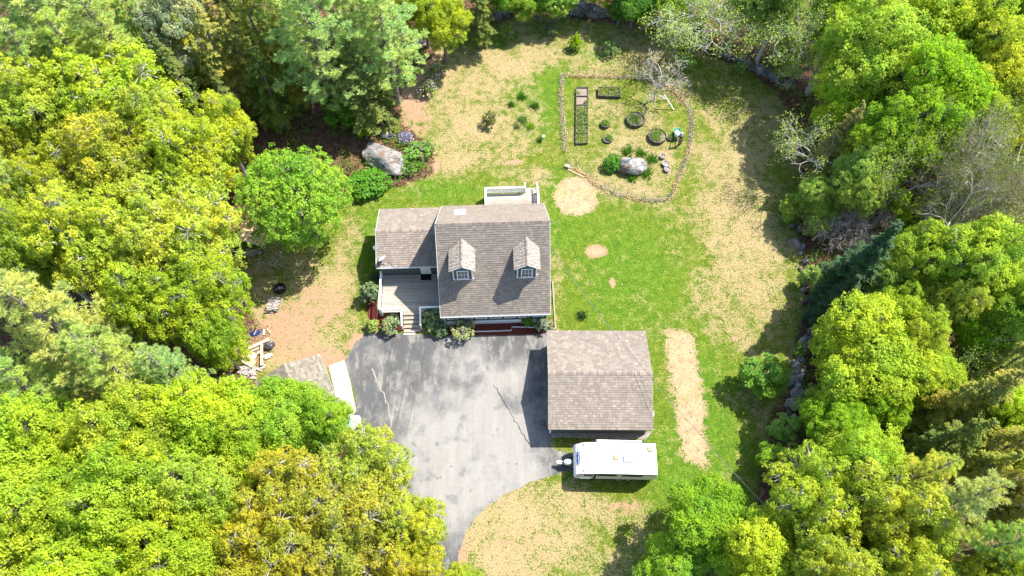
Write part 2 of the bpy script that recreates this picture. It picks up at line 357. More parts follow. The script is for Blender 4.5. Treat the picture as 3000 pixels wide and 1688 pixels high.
# ------------------------------------------------------------------ ground sheet
def inpoly(X, Y, poly):
    ins = np.zeros(X.shape, bool); n = len(poly)
    for i in range(n):
        x1, y1 = poly[i]; x2, y2 = poly[(i + 1) % n]
        c = ((y1 > Y) != (y2 > Y)); xi = (x2 - x1) * (Y - y1) / (y2 - y1 + 1e-12) + x1; ins ^= c & (X < xi)
    return ins
def sdist(X, Y, poly):
    d = np.full(X.shape, 1e9); n = len(poly)
    for i in range(n):
        ax, ay = poly[i]; bx, by = poly[(i + 1) % n]; ux, uy = bx - ax, by - ay
        t = np.clip(((X - ax) * ux + (Y - ay) * uy) / (ux * ux + uy * uy + 1e-12), 0, 1); d = np.minimum(d, np.hypot(X - ax - t * ux, Y - ay - t * uy))
    return np.where(inpoly(X, Y, poly), d, -d)
def gp(pts): return [G2(*p) for p in pts]
LAWN = gp([(1120, 100), (1240, 50), (1390, 38), (1640, 75), (1760, 130), (1880, 175), (1960, 240), (2005, 330), (2015, 450), (2010, 620), (2030, 760), (2000, 860), (1990, 960), (1945, 1040), (1910, 1180), (1905, 1260), (1850, 1330), (1760, 1400), (1700, 1520), (1060, 1560), (900, 1180), (840, 1060), (660, 980), (610, 930), (650, 820), (600, 720), (585, 620), (640, 540), (770, 500), (860, 460), (900, 440), (1000, 470), (1085, 440), (1090, 380), (1010, 310), (1000, 240), (1060, 170)])
def blob(X, Y, ox, oy, rx, ry, soft=0.5, rot=0.0):
    x, y = G2(ox, oy); s = mpp(ox, oy); dx = X - x; dy = Y - y; c, q = math.cos(rot), math.sin(rot)
    u = (dx * c + dy * q) / (rx * s); v = (-dx * q + dy * c) / (ry * s * 1.12)
    return np.clip((1.0 + soft - np.hypot(u, v)) / (2 * soft), 0, 1)
def sm(d, w): return np.clip(0.5 + d / (2 * w), 0, 1)
def masks(X, Y):
    lawn = sm(sdist(X, Y, LAWN), 0.9)
    B = lambda *a, **k: blob(X, Y, *a, **k)
    dry = np.full(X.shape, 0.27)
    def mx(v, amt): np.maximum(dry, v * amt * 0.76, out=dry)
    mx(B(1220, 250, 230, 190), 0.80); mx(B(1120, 380, 150, 90), 0.74); mx(B(1450, 135, 330, 75), 0.78); mx(B(1300, 150, 200, 70), 0.9)
    mx(B(1860, 560, 120, 330), 0.86); mx(B(1800, 750, 110, 130), 0.72); mx(B(1910, 300, 110, 110), 0.62); mx(B(1700, 120, 120, 60), 0.70)
    mx(B(1560, 470, 140, 42), 0.88); mx(B(1660, 420, 60, 80), 0.80); mx(B(1580, 330, 140, 140), 0.62); mx(B(1330, 440, 90, 30), 0.62)
    mx(B(1290, 1350, 190, 160), 0.98); mx(B(1370, 1280, 170, 60), 0.75); mx(B(1560, 1290, 140, 45), 0.60); mx(B(1530, 1400, 140, 90), 0.50)
    mx(B(780, 790, 150, 170), 0.85); mx(B(880, 650, 60, 120), 0.8); mx(B(760, 880, 130, 60), 0.9); mx(B(1395, 620, 25, 160), 0.6); mx(B(1640, 680, 80, 120), 0.36)
    mx(B(1360, 700, 14, 180), 0.6)
    lush = np.zeros(X.shape)
    for a in ((1580, 700, 150, 170), (1780, 1050, 90, 220), (950, 600, 60, 120), (1110, 480, 120, 35), (1360, 250, 70, 90), (1400, 480, 30, 60), (1500, 130, 60, 40), (1560, 1000, 90, 140), (1230, 110, 60, 20), (1400, 580, 120, 60), (1700, 1180, 80, 140), (1390, 200, 40, 60)):
        v = B(*a); lush = np.maximum(lush, v); dry -= v * 0.24
    dirt = np.zeros(X.shape)
    for a, k in (((1290, 407, 26, 10), 0.8), ((1290, 370, 50, 22), 0.45), ((1040, 240, 50, 110), 0.75), ((1045, 310, 60, 60), 0.6), ((800, 770, 110, 80), 0.62), ((640, 700, 80, 80), 0.55), ((720, 830, 110, 80), 0.75), ((800, 900, 110, 35), 0.72), ((900, 860, 30, 26), 0.9), ((1500, 632, 30, 18), 1.0), ((1540, 711, 9, 17), 0.95), ((1848, 852, 12, 8), 0.9), ((1160, 1390, 14, 90), 0.8), ((1230, 1265, 70, 10), 0.6), ((1300, 1390, 130, 110), 0.46), ((1570, 1275, 60, 18), 0.62), ((1550, 1310, 110, 12), 0.5), ((1080, 420, 36, 30), 0.8), ((1060, 140, 70, 50), 0.7), ((870, 330, 60, 60), 0.8), ((1300, 1120, 5, 5), 0), ((1740, 350, 10, 110), 0.55)):
        dirt = np.maximum(dirt, B(*a) * k)
    straw = np.zeros(X.shape)
    straw = np.maximum(straw, sm(sdist(X, Y, gp([(1448 + 60 * math.cos(t), 494 + 52 * math.sin(t)) for t in np.linspace(0, 6.28, 20)[:-1]])), 0.55))
    straw = np.maximum(straw, sm(sdist(X, Y, gp([(1668, 828), (1710, 824), (1752, 842), (1755, 900), (1768, 960), (1779, 1020), (1776, 1090), (1791, 1180), (1715, 1163), (1702, 1080), (1690, 1000), (1675, 930)])), 0.7))
    straw = np.maximum(straw, B(1498, 632, 26, 14) * 0.8); straw = np.maximum(straw, B(1540, 711, 7, 14) * 0.8)
    straw = np.maximum(straw, B(1150, 1440, 12, 160) * 0.45)
    return lawn, np.clip(dry, 0, 1.1), dirt, straw * .82, lush
def axis(lo, hi, st, far):
    a = np.arange(lo, hi + 1e-6, st); e = np.array([4, 10, 24, 60, 150, 400, 1100, 2500.0]); return np.concatenate([(lo - e)[::-1], a, hi + e])
gx = axis(-66, 66, 0.30, 0); gy = axis(-4, 82, 0.30, 0)
X, Y = np.meshgrid(gx, gy); lawn, dry, dirt, straw, lush = masks(X, Y)
nx, ny = len(gx), len(gy); idx = np.arange(nx * ny).reshape(ny, nx)
F = np.stack([idx[:-1, :-1], idx[:-1, 1:], idx[1:, 1:], idx[1:, :-1]], -1).reshape(-1, 4)
V = np.stack([X, Y, np.zeros_like(X)], -1).reshape(-1, 3)
gm = np_mesh('ground', V, F, M['ground'], dict(lawn=lawn.ravel(), dry=dry.ravel(), dirt=dirt.ravel(), straw=straw.ravel(), lush=lush.ravel()))
tag(put('ground', gm), kind='structure')

def rough_poly(pts, step=0.35, amp=0.06, seed=1):
    r = np.random.default_rng(seed); out = []
    for i in range(len(pts)):
        a = np.array(pts[i]); b = np.array(pts[(i + 1) % len(pts)]); n = max(1, int(np.hypot(*(b - a)) / step))
        for k in range(n):
            t = k / n; q = a + (b - a) * t
            if amp: q = q + r.normal(0, amp, 2)
            out.append((q[0], q[1]))
    return out
def sheet(name, pts, z, mat, kind='structure'):
    import bmesh
    bm = bmesh.new(); vs = [bm.verts.new((x, y, z)) for x, y in pts]; f = bm.faces.new(vs)
    if f.normal.z < 0: f.normal_flip()
    bmesh.ops.triangulate(bm, faces=[f]); bm.normal_update()
    for f in bm.faces:
        if f.normal.z < 0: f.normal_flip()
    me = bpy.data.meshes.new(name); bm.to_mesh(me); bm.free(); me.materials.append(mat)
    o = put(name, me); tag(o, kind=kind); return o
DRIVE = gp([(922, 836), (1060, 842), (1140, 846), (1250, 842), (1376, 838), (1380, 960), (1383, 1096), (1384, 1124), (1412, 1138), (1446, 1140), (1446, 1184), (1400, 1192), (1340, 1212), (1275, 1240), (1218, 1278), (1182, 1320), (1158, 1370), (1142, 1430), (1136, 1500), (1134, 1560), (1020, 1560), (1005, 1440), (985, 1330), (945, 1240), (905, 1130), (893, 1075), (885, 1048), (898, 1036), (893, 1000), (880, 950), (868, 906), (890, 868)])
drive = sheet('driveway', rough_poly(DRIVE, 0.3, 0.06, 3), 0.012, M['asphalt'])
SLAB = gp([(826, 921), (866, 906), (880, 955), (896, 1034), (886, 1047), (880, 1060), (866, 1075)])
slab = MB().prism(SLAB, -0.05, 0.07).build('concrete_apron', M['concrete']); tag(slab, kind='structure')
sheet('mulch_bed', rough_poly([G2(*p) for p in ((1104, 830), (1116, 843), (1190, 844), (1300, 842), (1384, 838), (1384, 800), (1110, 800))], 0.3, 0.03, 5), 0.02, M['mulch'])
sheet('mulch_bed', rough_poly([G2(*p) for p in ((930, 700), (952, 790), (1010, 790), (1012, 832), (935, 826), (922, 780))], 0.3, 0.03, 6), 0.02, M['mulch'])
sheet('gravel_strip', rough_poly([G2(*p) for p in ((1386, 1083), (1386, 1101), (1500, 1103), (1622, 1105), (1642, 1085))], 0.3, 0.04, 8), 0.008, M['gravel'])
# cracks, seams and two long dark lines: thin strips lying on the asphalt
def strip(pts, w, z, seed, jit=0.05, step=0.25):
    r = np.random.default_rng(seed); P = []
    for i in range(len(pts) - 1):
        a = np.array(pts[i]); b = np.array(pts[i + 1]); n = max(1, int(np.hypot(*(b - a)) / step))
        for k in range(n): P.append(a + (b - a) * k / n + r.normal(0, jit, 2))
    P.append(np.array(pts[-1])); P = np.array(P); T = np.gradient(P, axis=0); T /= np.linalg.norm(T, axis=1)[:, None] + 1e-9
    Nn = np.stack([-T[:, 1], T[:, 0]], -1); ww = w * r.uniform(0.4, 1.3, len(P))[:, None]
    A = P + Nn * ww / 2; B2 = P - Nn * ww / 2; mb = MB(); n = len(P)
    mb.add([(x, y, z) for x, y in A] + [(x, y, z) for x, y in B2], [(n + i, n + i + 1, i + 1, i) for i in range(n - 1)]); return mb
S = lambda x, y: G2(x / K, y / K)
mline = plain('dark_crack_and_line', (0.06, 0.055, 0.05), 0.95, 0.1)
mpale = plain('sandy_crack', (0.24, 0.215, 0.18), 0.95, 0.1, 0, 0.4)
for i, (pts, w, jit, mt) in enumerate(((([(1212, 1005), (1195, 1085), (1175, 1180), (1157, 1254)]), 0.035, 0.012, mline), (([(1249, 1000), (1230, 1090), (1210, 1180), (1190, 1273)]), 0.035, 0.012, mline), (([(1445, 1125), (1490, 1200), (1530, 1270), (1558, 1312)]), 0.09, 0.05, mline), (([(1445, 1125), (1410, 1070), (1400, 1010)]), 0.05, 0.05, mpale), (([(1558, 1312), (1490, 1355), (1430, 1405), (1380, 1460)]), 0.03, 0.02, mpale), (([(1120, 1290), (1150, 1240), (1130, 1160), (1090, 1080)]), 0.10, 0.08, mpale))):  # first two entries: parallel thin dark lines; the rest are cracks and seams
    tag(strip([S(*p) for p in pts], w, 0.017, i, jit).build('crack_and_line', mt, drive))
tag(strip([S(985, 1122), S(1003, 1121), S(1025, 1127)], 0.03, 0.074, 9, 0.01).build('crack_and_line', mline, slab))

# ------------------------------------------------------------------ roofs of shingles
TABW = [0.19, 0.25, 0.31, 0.37]
def shingle_variants(mat, ex, cache={}):
    key = (mat.name, ex)
    if key not in cache:
        out = []
        for w in TABW:
            mb = MB(); g = 0.006
            mb.add([(g, 0, 0.036), (w - g, 0, 0.036), (w - g, ex + .02, 0.004), (g, ex + .02, 0.004), (g, 0, 0), (w - g, 0, 0), (w - g, ex + .02, 0), (g, ex + .02, 0)],
                   [(0, 1, 2, 3), (4, 5, 1, 0), (5, 6, 2, 1), (7, 4, 0, 3)])
            out.append(mb.mesh('shingle', mat))
        cache[key] = out
    return cache[key]
def roof_plane(roof, A, B, C, D, mat, singles=0, seed=0, ex=0.19, skip=None):
    """A,B eave corners (start,end); D,C ridge ends above A,B. Lays courses of tabs over the deck; `singles` lowest full tabs are objects."""
    r = np.random.default_rng(seed); A, B, C, D = map(lambda p: np.array(p, float), (A, B, C, D))
    eu = (B - A); Lw = np.linalg.norm(eu); eu /= Lw
    vv = D - A; vv = vv - eu * (vv @ eu); Lv = np.linalg.norm(vv); vv /= Lv; nn = np.cross(eu, vv)
    if nn[2] < 0: nn = -nn
    sA, sB = (D - A) @ eu, (C - B) @ eu
    Mx = Matrix(((eu[0], vv[0], nn[0]), (eu[1], vv[1], nn[1]), (eu[2], vv[2], nn[2]))).to_euler()
    mb = MB(); rows = int(Lv / ex); exr = Lv / rows; cnt = 0; var = shingle_variants(mat, ex)
    for j in range(rows):
        v0 = j * exr; x0 = sA * v0 / Lv; x1 = Lw + sB * v0 / Lv; x = x0 - (r.uniform(0, 0.25) if j else 0)
        while x < x1 - 0.03:
            k = int(r.integers(0, 4)); w = TABW[k]; a = max(x, x0); b = min(x + w, x1)
            if x1 - b < 0.06: b = x1
            full = (a == x and b == x + w)
            if skip is None or not skip((a + b) / 2, v0 + exr / 2):
                if full and cnt < singles:
                    o = A + eu * x + vv * (v0 - (0.02 if j == 0 else 0)) + nn * 0.002; put('shingle', var[k], roof, tuple(o), Mx); cnt += 1
                elif b - a > 0.03:
                    lo = v0 - (0.02 if j == 0 else 0); g = 0.005; h0 = 0.030 + r.uniform(0, 0.012)
                    q = lambda u, v, n: A + eu * u + vv * v + nn * n
                    top = min(v0 + exr + .02, Lv)
                    mb.add([q(a + g, lo, h0), q(b - g, lo, h0), q(b - g, top, .006), q(a + g, top, .006), q(a + g, lo, 0), q(b - g, lo, 0), q(b - g, top, 0), q(a + g, top, 0)],
                           [(0, 1, 2, 3), (4, 5, 1, 0), (5, 6, 2, 1), (7, 4, 0, 3)])
            x += w
    o = mb.build('shingle_courses', mat, roof); o['kind'] = 'stuff'
def ridge_caps(roof, a, b, slope_l, slope_r, mat, w=0.17, step=0.2):
    a = Vector(a); b = Vector(b); d = (b - a); L = d.length; d.normalize(); s = d.cross(Vector((0, 0, 1))).normalized(); mb = MB()
    n = int(L / step)
    for i in range(n):
        t0 = a + d * (i * L / n); t1 = a + d * ((i + 1) * L / n + 0.03); h0, h1 = 0.05, 0.032
        vs = []
        for t, h in ((t0, h0), (t1, h1)):
            vs += [t - s * w + Vector((0, 0, h - w * slope_l)), t + Vector((0, 0, h + 0.01)), t + s * w + Vector((0, 0, h - w * slope_r))]
        mb.add(vs, [(0, 1, 4, 3), (1, 2, 5, 4), (0, 3, 3), ][:2] + [(0, 1, 2)])
    return mb.build('ridge_cap', mat, roof)
def gable_roof_deck(name, parent, x0, x1, ys, ye, yr, ze_s, ze_n, zr, mat_under, t=0.12):
    """roof slab (thin sheathing) with ridge along x: south eave ys, north eave ye"""
    mb = MB()
    P = lambda x: [(x, ys, ze_s), (x, yr, zr), (x, ye, ze_n), (x, ye, ze_n - t), (x, yr, zr - t * 1.3), (x, ys, ze_s - t)]
    a, b = P(x0), P(x1); mb.add(a + b, [(0, 6, 7, 1), (1, 7, 8, 2), (2, 8, 9, 3), (3, 9, 10, 4), (4, 10, 11, 5), (5, 11, 6, 0), (0, 1, 4, 5), (1, 2, 3, 4), (11, 10, 7, 6), (10, 9, 8, 7)])
    return mb.build(name, mat_under, parent)

# ------------------------------------------------------------------ house
HX, HY_, HYAW = -1.572, 31.58, 0.0324
house = empty('house', (HX, HY_, 0), HYAW, 'grey green cape house with brown shingle roof, two dormers and a low side wing', 'house')
Wd, Dp, ZE, ZR = 9.22, 10.92, 2.51, 8.37
hx, hy = Wd / 2, Dp / 2; SL = (ZR - ZE) / hy
# walls (body)
wx, wy = hx - 0.24, hy - 0.34
mb = MB(); zt = ZE + 0.34 * SL - 0.14
ztop = ZR - 0.16
poly = [(-wy, 0.02), (wy, 0.02), (wy, zt), (0, ztop), (-wy, zt)]
for sx in (-1, 1):
    x0, x1 = (wx - 0.15, wx) if sx > 0 else (-wx, -wx + 0.15); n = len(poly)
    vs = [(x0, y, z) for y, z in poly] + [(x1, y, z) for y, z in poly]
    mb.add(vs, [tuple(reversed(range(n))), tuple(range(n, 2 * n))] + [(i, (i + 1) % n, n + (i + 1) % n, n + i) for i in range(n)])
mb.box(-wx + 0.15, wx - 0.15, -wy, -wy + 0.15, 0.02, zt); mb.box(-wx + 0.15, wx - 0.15, wy - 0.15, wy, 0.02, zt)
mb.build('wall', M['siding'], house)
# white trim of the wall: corner boards, water table
mb = MB()
for sx in (-1, 1):
    for sy in (-1, 1):
        MB().box(sx * wx - 0.03 + (0 if sx > 0 else -0.03) + 0.0, sx * wx + 0.03 + (0.0), sy * wy - (0.14 if sy > 0 else -0.0) - (0.02 if sy < 0 else 0), sy * wy + (0.02 if sy > 0 else 0.14), 0.05, zt).build('corner_board', M['white'], house)
MB().box(-wx + 0.12, wx - 0.12, -wy - 0.035, -wy - 0.002, 0.52, 0.66).build('water_table', M['white'], house)
# lattice skirt on the front
mb = MB(); zb = 0.5
for k in np.arange(-wx, wx + 0.5, 0.14):
    for s_ in (1, -1):
        a = k; b = k + s_ * 0.5
        if min(a, b) > -wx - .01 and max(a, b) < wx + .01: mb.bar((a, -wy - 0.03 - 0.006 * (s_ + 1), 0.03), (b, -wy - 0.03 - 0.006 * (s_ + 1), zb), 0.035, 0.008, (0, 1, 0))
mb.box(-wx + .1, wx - .1, -wy - 0.04, -wy - 0.005, 0.49, 0.518)
o = mb.build('lattice_skirt', M['white'], house); o['kind'] = 'stuff'
# front windows (7)
for i in range(7):
    c = -wx + 0.72 + i * (2 * wx - 1.44) / 6; w2 = 0.40; mb = MB(); y0, y1 = -wy - 0.05, -wy - 0.004
    z0, z1 = 1.25, 2.36
    mb.box(c - w2 - .07, c + w2 + .07, y0, y1, z1, z1 + .07); mb.box(c - w2 - .07, c + w2 + .07, y0 - .02, y1, z0 - .07, z0)
    mb.box(c - w2 - .07, c - w2, y0, y1, z0, z1); mb.box(c + w2, c + w2 + .07, y0, y1, z0, z1); mb.box(c - w2, c + w2, y0 + .012, y1, 1.78, 1.83)
    f = mb.build('window', M['white'], house)
    MB().box(c - w2, c + w2, y1 - 0.02, y1 - 0.012, z0, z1).build('pane', M['glass'], f)
# roof
roof = gable_roof_deck('roof', house, -hx, hx, -hy, hy, 0, ZE, ZE, ZR, M['white'])
D1 = [(-3.40, -1.70), (1.83, 3.53)]
def skip_s(u, v):
    x = -hx + u; y = -hy + v / math.sqrt(1 + SL * SL)
    for a, b in D1:
        if a + .05 < x < b - .05 and -3.22 < y < -1.45: return True
    return False
Lsl = math.hypot(hy, hy * SL)
def skip_n(u, v):
    x = hx - u; y = hy - v / math.sqrt(1 + SL * SL); return -3.25 < x < -2.41 and 2.46 < y < 3.89
roof_plane(roof, (-hx, -hy, ZE), (hx, -hy, ZE), (hx, 0, ZR), (-hx, 0, ZR), M['shingle'], 300, 1, 0.19, skip_s)
roof_plane(roof, (hx, hy, ZE), (-hx, hy, ZE), (-hx, 0, ZR), (hx, 0, ZR), M['shingle'], 0, 2, 0.19, skip_n)
ridge_caps(roof, (-hx, 0, ZR), (hx, 0, ZR), SL, SL, M['cap'])
mb = MB()
for sx in (-1, 1):
    for sy in (-1, 1):
        a = Vector((sx * (hx + 0.012), sy * (hy + .0), ZE - 0.09)); b = Vector((sx * (hx + 0.012), 0, ZR - 0.10)); MB().bar(a, b, 0.024, 0.2, (0, -SL * sy, 1)).build('rake_board', M['white'], house)
mb = MB(); mb.box(-hx - .02, hx + .02, -hy - 0.13, -hy - 0.005, ZE - 0.12, ZE - 0.10); mb.box(-hx - .02, hx + .02, -hy - 0.13, -hy - 0.118, ZE - 0.10, ZE + 0.0); mb.box(-hx - .02, hx + .02, -hy - .018, -hy - .004, ZE - .10, ZE + .005)
mb.build('gutter', M['white'], house)
MB().box(-hx, hx, -hy + .0, -wy - .001, ZE - .15, ZE - .125).build('soffit', M['white'], house)
MB().box(-hx, hx, hy + 0.004, hy + 0.03, ZE - 0.13, ZE - 0.01).build('fascia', M['white'], house)
# skylight on the back slope
def north_pt(x, y, up=0.0):
    n = Vector((0, SL, 1)).normalized(); return Vector((x, y, ZR - SL * y)) + n * up
skm = MB()
x0, x1, y0, y1 = -3.25, -2.41, 2.48, 3.87
for (a, b) in (((x0, y0), (x1, y0)), ((x0, y1), (x1, y1)), ((x0, y0), (x0, y1)), ((x1, y0), (x1, y1))):
    skm.bar(north_pt(*a, 0.06), north_pt(*b, 0.06), 0.09, 0.12, (0, SL, 1))
sk = skm.build('skylight', M['white'], house)
MB().add([north_pt(x0, y0, .085), north_pt(x1, y0, .085), north_pt(x1, y1, .085), north_pt(x0, y1, .085), north_pt(x0, y0, .06), north_pt(x1, y0, .06), north_pt(x1, y1, .06), north_pt(x0, y1, .06)], [(0, 3, 2, 1), (4, 5, 6, 7), (0, 1, 5, 4), (1, 2, 6, 5), (2, 3, 7, 6), (3, 0, 4, 7)]).build('pane', M['skyglass'], sk)
# dormers
def south_z(y): return ZR + SL * y
for (a, b) in D1:
    c = (a + b) / 2; w = (b - a) / 2; yf = -3.26; zb = south_z(yf); ze = 6.80; zr = 7.50; ov = 0.22
    sl = (zr - ze) / (w + ov); zw = ze + ov * sl - 0.08
    yb_e = (zw - ZR) / SL; yb_r = (zr - 0.1 - ZR) / SL
    mb = MB()
    vs = [(c - w + .06, yf, zb - .05), (c + w - .06, yf, zb - .05), (c + w - .06, yf, zw), (c, yf, zr - 0.09), (c - w + .06, yf, zw), (c - w + .06, yb_e + .2, zw), (c + w - .06, yb_e + .2, zw), (c, yb_r + .2, zr - 0.09)]
    mb.add(vs, [(0, 1, 2, 3, 4), (0, 4, 5), (1, 6, 2), (4, 3, 7, 5), (3, 2, 6, 7)])
    dm = mb.build('dormer', M['siding'], house)
    for s_ in (-1, 1):
        xx = c + s_ * (w - .06); MB().box(xx - .07 if s_ > 0 else xx - .02, xx + .02 if s_ > 0 else xx + .07, yf - .025, yf + .06, zb, zw - 0.005).build('corner_board', M['white'], dm)
        MB().bar((c + s_ * (w + ov - .02), yf - .20, ze - .07), (c, yf - .20, zr - .07), .025, .13, (0, 0, 1)).build('rake_board', M['white'], dm)
    MB().box(c - w + .07, c + w - .07, yf - .03, yf - .002, zb + .0, zb + .08).build('sill_board', M['white'], dm)
    # window
    mb = MB(); ww, z0, z1 = 0.40, 5.16, 6.34; y0, y1 = yf - .05, yf - .003; c2 = c + 0.0
    mb.box(c2 - ww - .08, c2 + ww + .08, y0, y1, z1, z1 + .09); mb.box(c2 - ww - .08, c2 + ww + .08, y0 - .02, y1, z0 - .08, z0); mb.box(c2 - ww - .08, c2 - ww, y0, y1, z0, z1); mb.box(c2 + ww, c2 + ww + .08, y0, y1, z0, z1)
    mb.box(c2 - ww, c2 + ww, y0 + .01, y1, 5.73, 5.79)
    for k in (-1, 1): mb.box(c2 + k * ww / 3 - .012, c2 + k * ww / 3 + .012, y0 + .02, y1, z0, z1)
    for zz in (5.44, 6.06): mb.box(c2 - ww, c2 + ww, y0 + .022, y1, zz - .012, zz + .012)
    mb.build('window_frame', M['white'], dm); MB().box(c2 - ww, c2 + ww, y1 - .02, y1 - .01, z0, z1).build('pane', M['glass'], dm)
    # little gable roof, ridge along y
    xl, xr = c - w - ov, c + w + ov; yfr = yf - .24
    ybe = (ze - ZR) / SL + .02; ybr = (zr - ZR) / SL + .05
    mb = MB(); t = .09
    mb.add([(xl, yfr, ze), (c, yfr, zr), (xr, yfr, ze), (xl, ybe, ze), (c, ybr, zr), (xr, ybe, ze), (xl, yfr, ze - t), (c, yfr, zr - t), (xr, yfr, ze - t), (xl, ybe, ze - t), (c, ybr, zr - t), (xr, ybe, ze - t)],
           [(0, 1, 4, 3), (1, 2, 5, 4), (6, 9, 10, 7), (7, 10, 11, 8), (0, 6, 7, 1), (1, 7, 8, 2), (0, 3, 9, 6), (2, 8, 11, 5)])
    dr_ = mb.build('dormer_roof', M['white'], dm)
    def dplane(e0, e1, r1, r0, seed):
        mbb = MB(); r = np.random.default_rng(seed); e0, e1, r1, r0 = map(np.array, (e0, e1, r1, r0)); N = 8
        nrm = np.cross(e1 - e0, r0 - e0); nrm = nrm / np.linalg.norm(nrm); nrm = nrm if nrm[2] > 0 else -nrm
        for j in range(N):
            p0 = e0 + (r0 - e0) * j / N; p1 = e1 + (r1 - e1) * j / N; q0 = e0 + (r0 - e0) * min(1, (j + 1.1) / N); q1 = e1 + (r1 - e1) * min(1, (j + 1.1) / N)
            L = np.linalg.norm(p1 - p0); n = max(2, int(L / 0.27)); cuts = np.concatenate([[0], np.sort((np.arange(1, n) + r.uniform(-.3, .3, n - 1)) / n), [1]])
            for i in range(n):
                a, b = cuts[i] + .008, cuts[i + 1] - .008; h = .014 + r.uniform(0, .004)
                mbb.add([p0 + (p1 - p0) * a + nrm * h, p0 + (p1 - p0) * b + nrm * h, q0 + (q1 - q0) * b + nrm * .006, q0 + (q1 - q0) * a + nrm * .006, p0 + (p1 - p0) * a, p0 + (p1 - p0) * b, q0 + (q1 - q0) * b, q0 + (q1 - q0) * a], [(0, 1, 2, 3), (4, 5, 1, 0), (5, 6, 2, 1), (7, 4, 0, 3)])
        ob = mbb.build('dormer_shingles', M['shingle'], dm); ob['kind'] = 'stuff'
    dplane((xl, yfr, ze), (xl, ybe, ze), (c, ybr, zr), (c, yfr, zr), 11); dplane((xr, ybe, ze), (xr, yfr, ze), (c, yfr, zr), (c, ybr, zr), 12)
    ridge_caps(dm, (c, yfr, zr), (c, ybr, zr), sl, sl, M['cap'], 0.12)
# side wing
ex0, ex1, eys, eyn, ezE, ezR = -10.14, -hx - 0.02, -0.86, 5.0, 2.99, 4.15
eyr = (eys + eyn) / 2; esl = (ezR - ezE) / (eyn - eyr)
mb = MB(); a0, a1 = ex0 + .26, -wx - .004; b0, b1 = eys + .36, eyn - .36; zt2 = ezE + .36 * esl - .14
poly = [(b0, 0.02), (b1, 0.02), (b1, zt2), (eyr, ezR - .16), (b0, zt2)]; n = 5
mb.add([(a0, y, z) for y, z in poly] + [(a1, y, z) for y, z in poly], [tuple(range(n)), tuple(reversed(range(n, 2 * n)))] + [(i, n + i, n + (i + 1) % n, (i + 1) % n) for i in range(n)])
mb.build('wing_wall', M['siding'], house)
wr = gable_roof_deck('wing_roof', house, ex0, ex1, eys, eyn, eyr, ezE, ezE, ezR, M['white'])
roof_plane(wr, (ex0, eys, ezE), (ex1, eys, ezE), (ex1, eyr, ezR), (ex0, eyr, ezR), M['shingle'], 0, 3)
roof_plane(wr, (ex1, eyn, ezE), (ex0, eyn, ezE), (ex0, eyr, ezR), (ex1, eyr, ezR), M['shingle'], 0, 4)
ridge_caps(wr, (ex0 + .5, eyr, ezR), (ex1, eyr, ezR), esl, esl, M['cap'])
mb = MB(); mb.box(ex0, ex1 - .01, eys - .13, eys - .005, ezE - .12, ezE - .10); mb.box(ex0, ex1 - .01, eys - .13, eys - .118, ezE - .10, ezE); mb.box(ex0, ex1 - .01, eys - .018, eys - .004, ezE - .10, ezE + .004)
mb.build('gutter', M['white'], house)
mb = MB()
for sy, ye in ((-1, eys), (1, eyn)): MB().bar((ex0 - .012, ye, ezE - .08), (ex0 - .012, eyr, ezR - .08), .024, .16, (0, 0, 1)).build('rake_board', M['white'], house)
MB().box(-6.5, -5.6, b0 - .04, b0 - .003, .86, 2.86).build('door', M['white'], house)
mb = MB(); mb.lathe([(0.02, 0), (.20, .02), (.24, .10), (.16, .2), (.02, .24)], 14)
gl = mb.build('gable_lamp', M['white'], house, (ex0 - .10, eyr + .55, ezE + .28), (0, math.radians(-90), 0), smooth=True)
gl2 = put('gable_lamp', gl.data, house, (ex0 - .10, eyr - 1.1, ezE + .18), (0, math.radians(-90), 0))
MB().box(-5.45, -4.6, hy + .02 - .35, hy - .30, .9, 2.2).build('back_door', M['white'], house)

# front deck
fd = empty('front_deck', (HX, HY_, 0), HYAW, 'weathered grey wooden front deck with white rails and steps to the driveway', 'deck')
dx0, dx1, dy0, dy1, dz = -9.88, -wx - .03, -4.12, b0 - .03, .86
nb = 26; bw = (dy1 - dy0) / nb
bm_ = [MB().box(0, dx1 - dx0, 0, bw - .022, -.03, 0).mesh('deck_board', M['deck'])]
for i in range(nb):
    put('deck_board', bm_[0], fd, (dx0 + (-.015 + .03 * random.random()), dy0 + i * bw, dz + random.uniform(-.003, .003)), (0, 0, random.uniform(-.001, .001)))
mb = MB(); mb.box(dx0 + .02, dx1, dy0 + .03, dy0 + .08, dz - .26, dz - .035); mb.box(dx0 + .02, dx0 + .07, dy0 + .08, dy1, dz - .26, dz - .035)
mb.build('rim_joist', M['grey_wood'], fd)
zt3 = 1.75
def railing(parent, a, b, z0, z1, capw=.14, bal=True, posts=True, mat=M['white'], name='baluster', balmat=None):
    a = Vector((*a, 0)); b = Vector((*b, 0)); d = (b - a); L = d.length; d.normalize()
    mb = MB().bar(a + Vector((0, 0, z1 - .02)), b + Vector((0, 0, z1 - .02)), capw, .04); mb.build('rail', mat, parent)
    MB().bar(a + Vector((0, 0, z0 + .1)), b + Vector((0, 0, z0 + .1)), .04, .06).build('lower_rail', mat, parent)
    if bal:
        n = max(2, int(L / .125)); bme = MB().box(-.02, .02, -.02, .02, z0 + .13, z1 - .045).mesh('baluster', balmat or mat)
        for i in range(n): p = a + d * (L * (i + .5) / n); put('baluster', bme, parent, (p.x, p.y, 0))
    if posts:
        for p in (a + d * .05, b - d * .05): MB().box(p.x - .05, p.x + .05, p.y - .05, p.y + .05, z0 - .6, z1 - .042).build('post', mat, parent)
railing(fd, (-9.95, -4.25), (-9.95, dy1 - .05), dz, zt3)
railing(fd, (-9.87, -4.20), (-8.02, -4.20), dz, zt3)
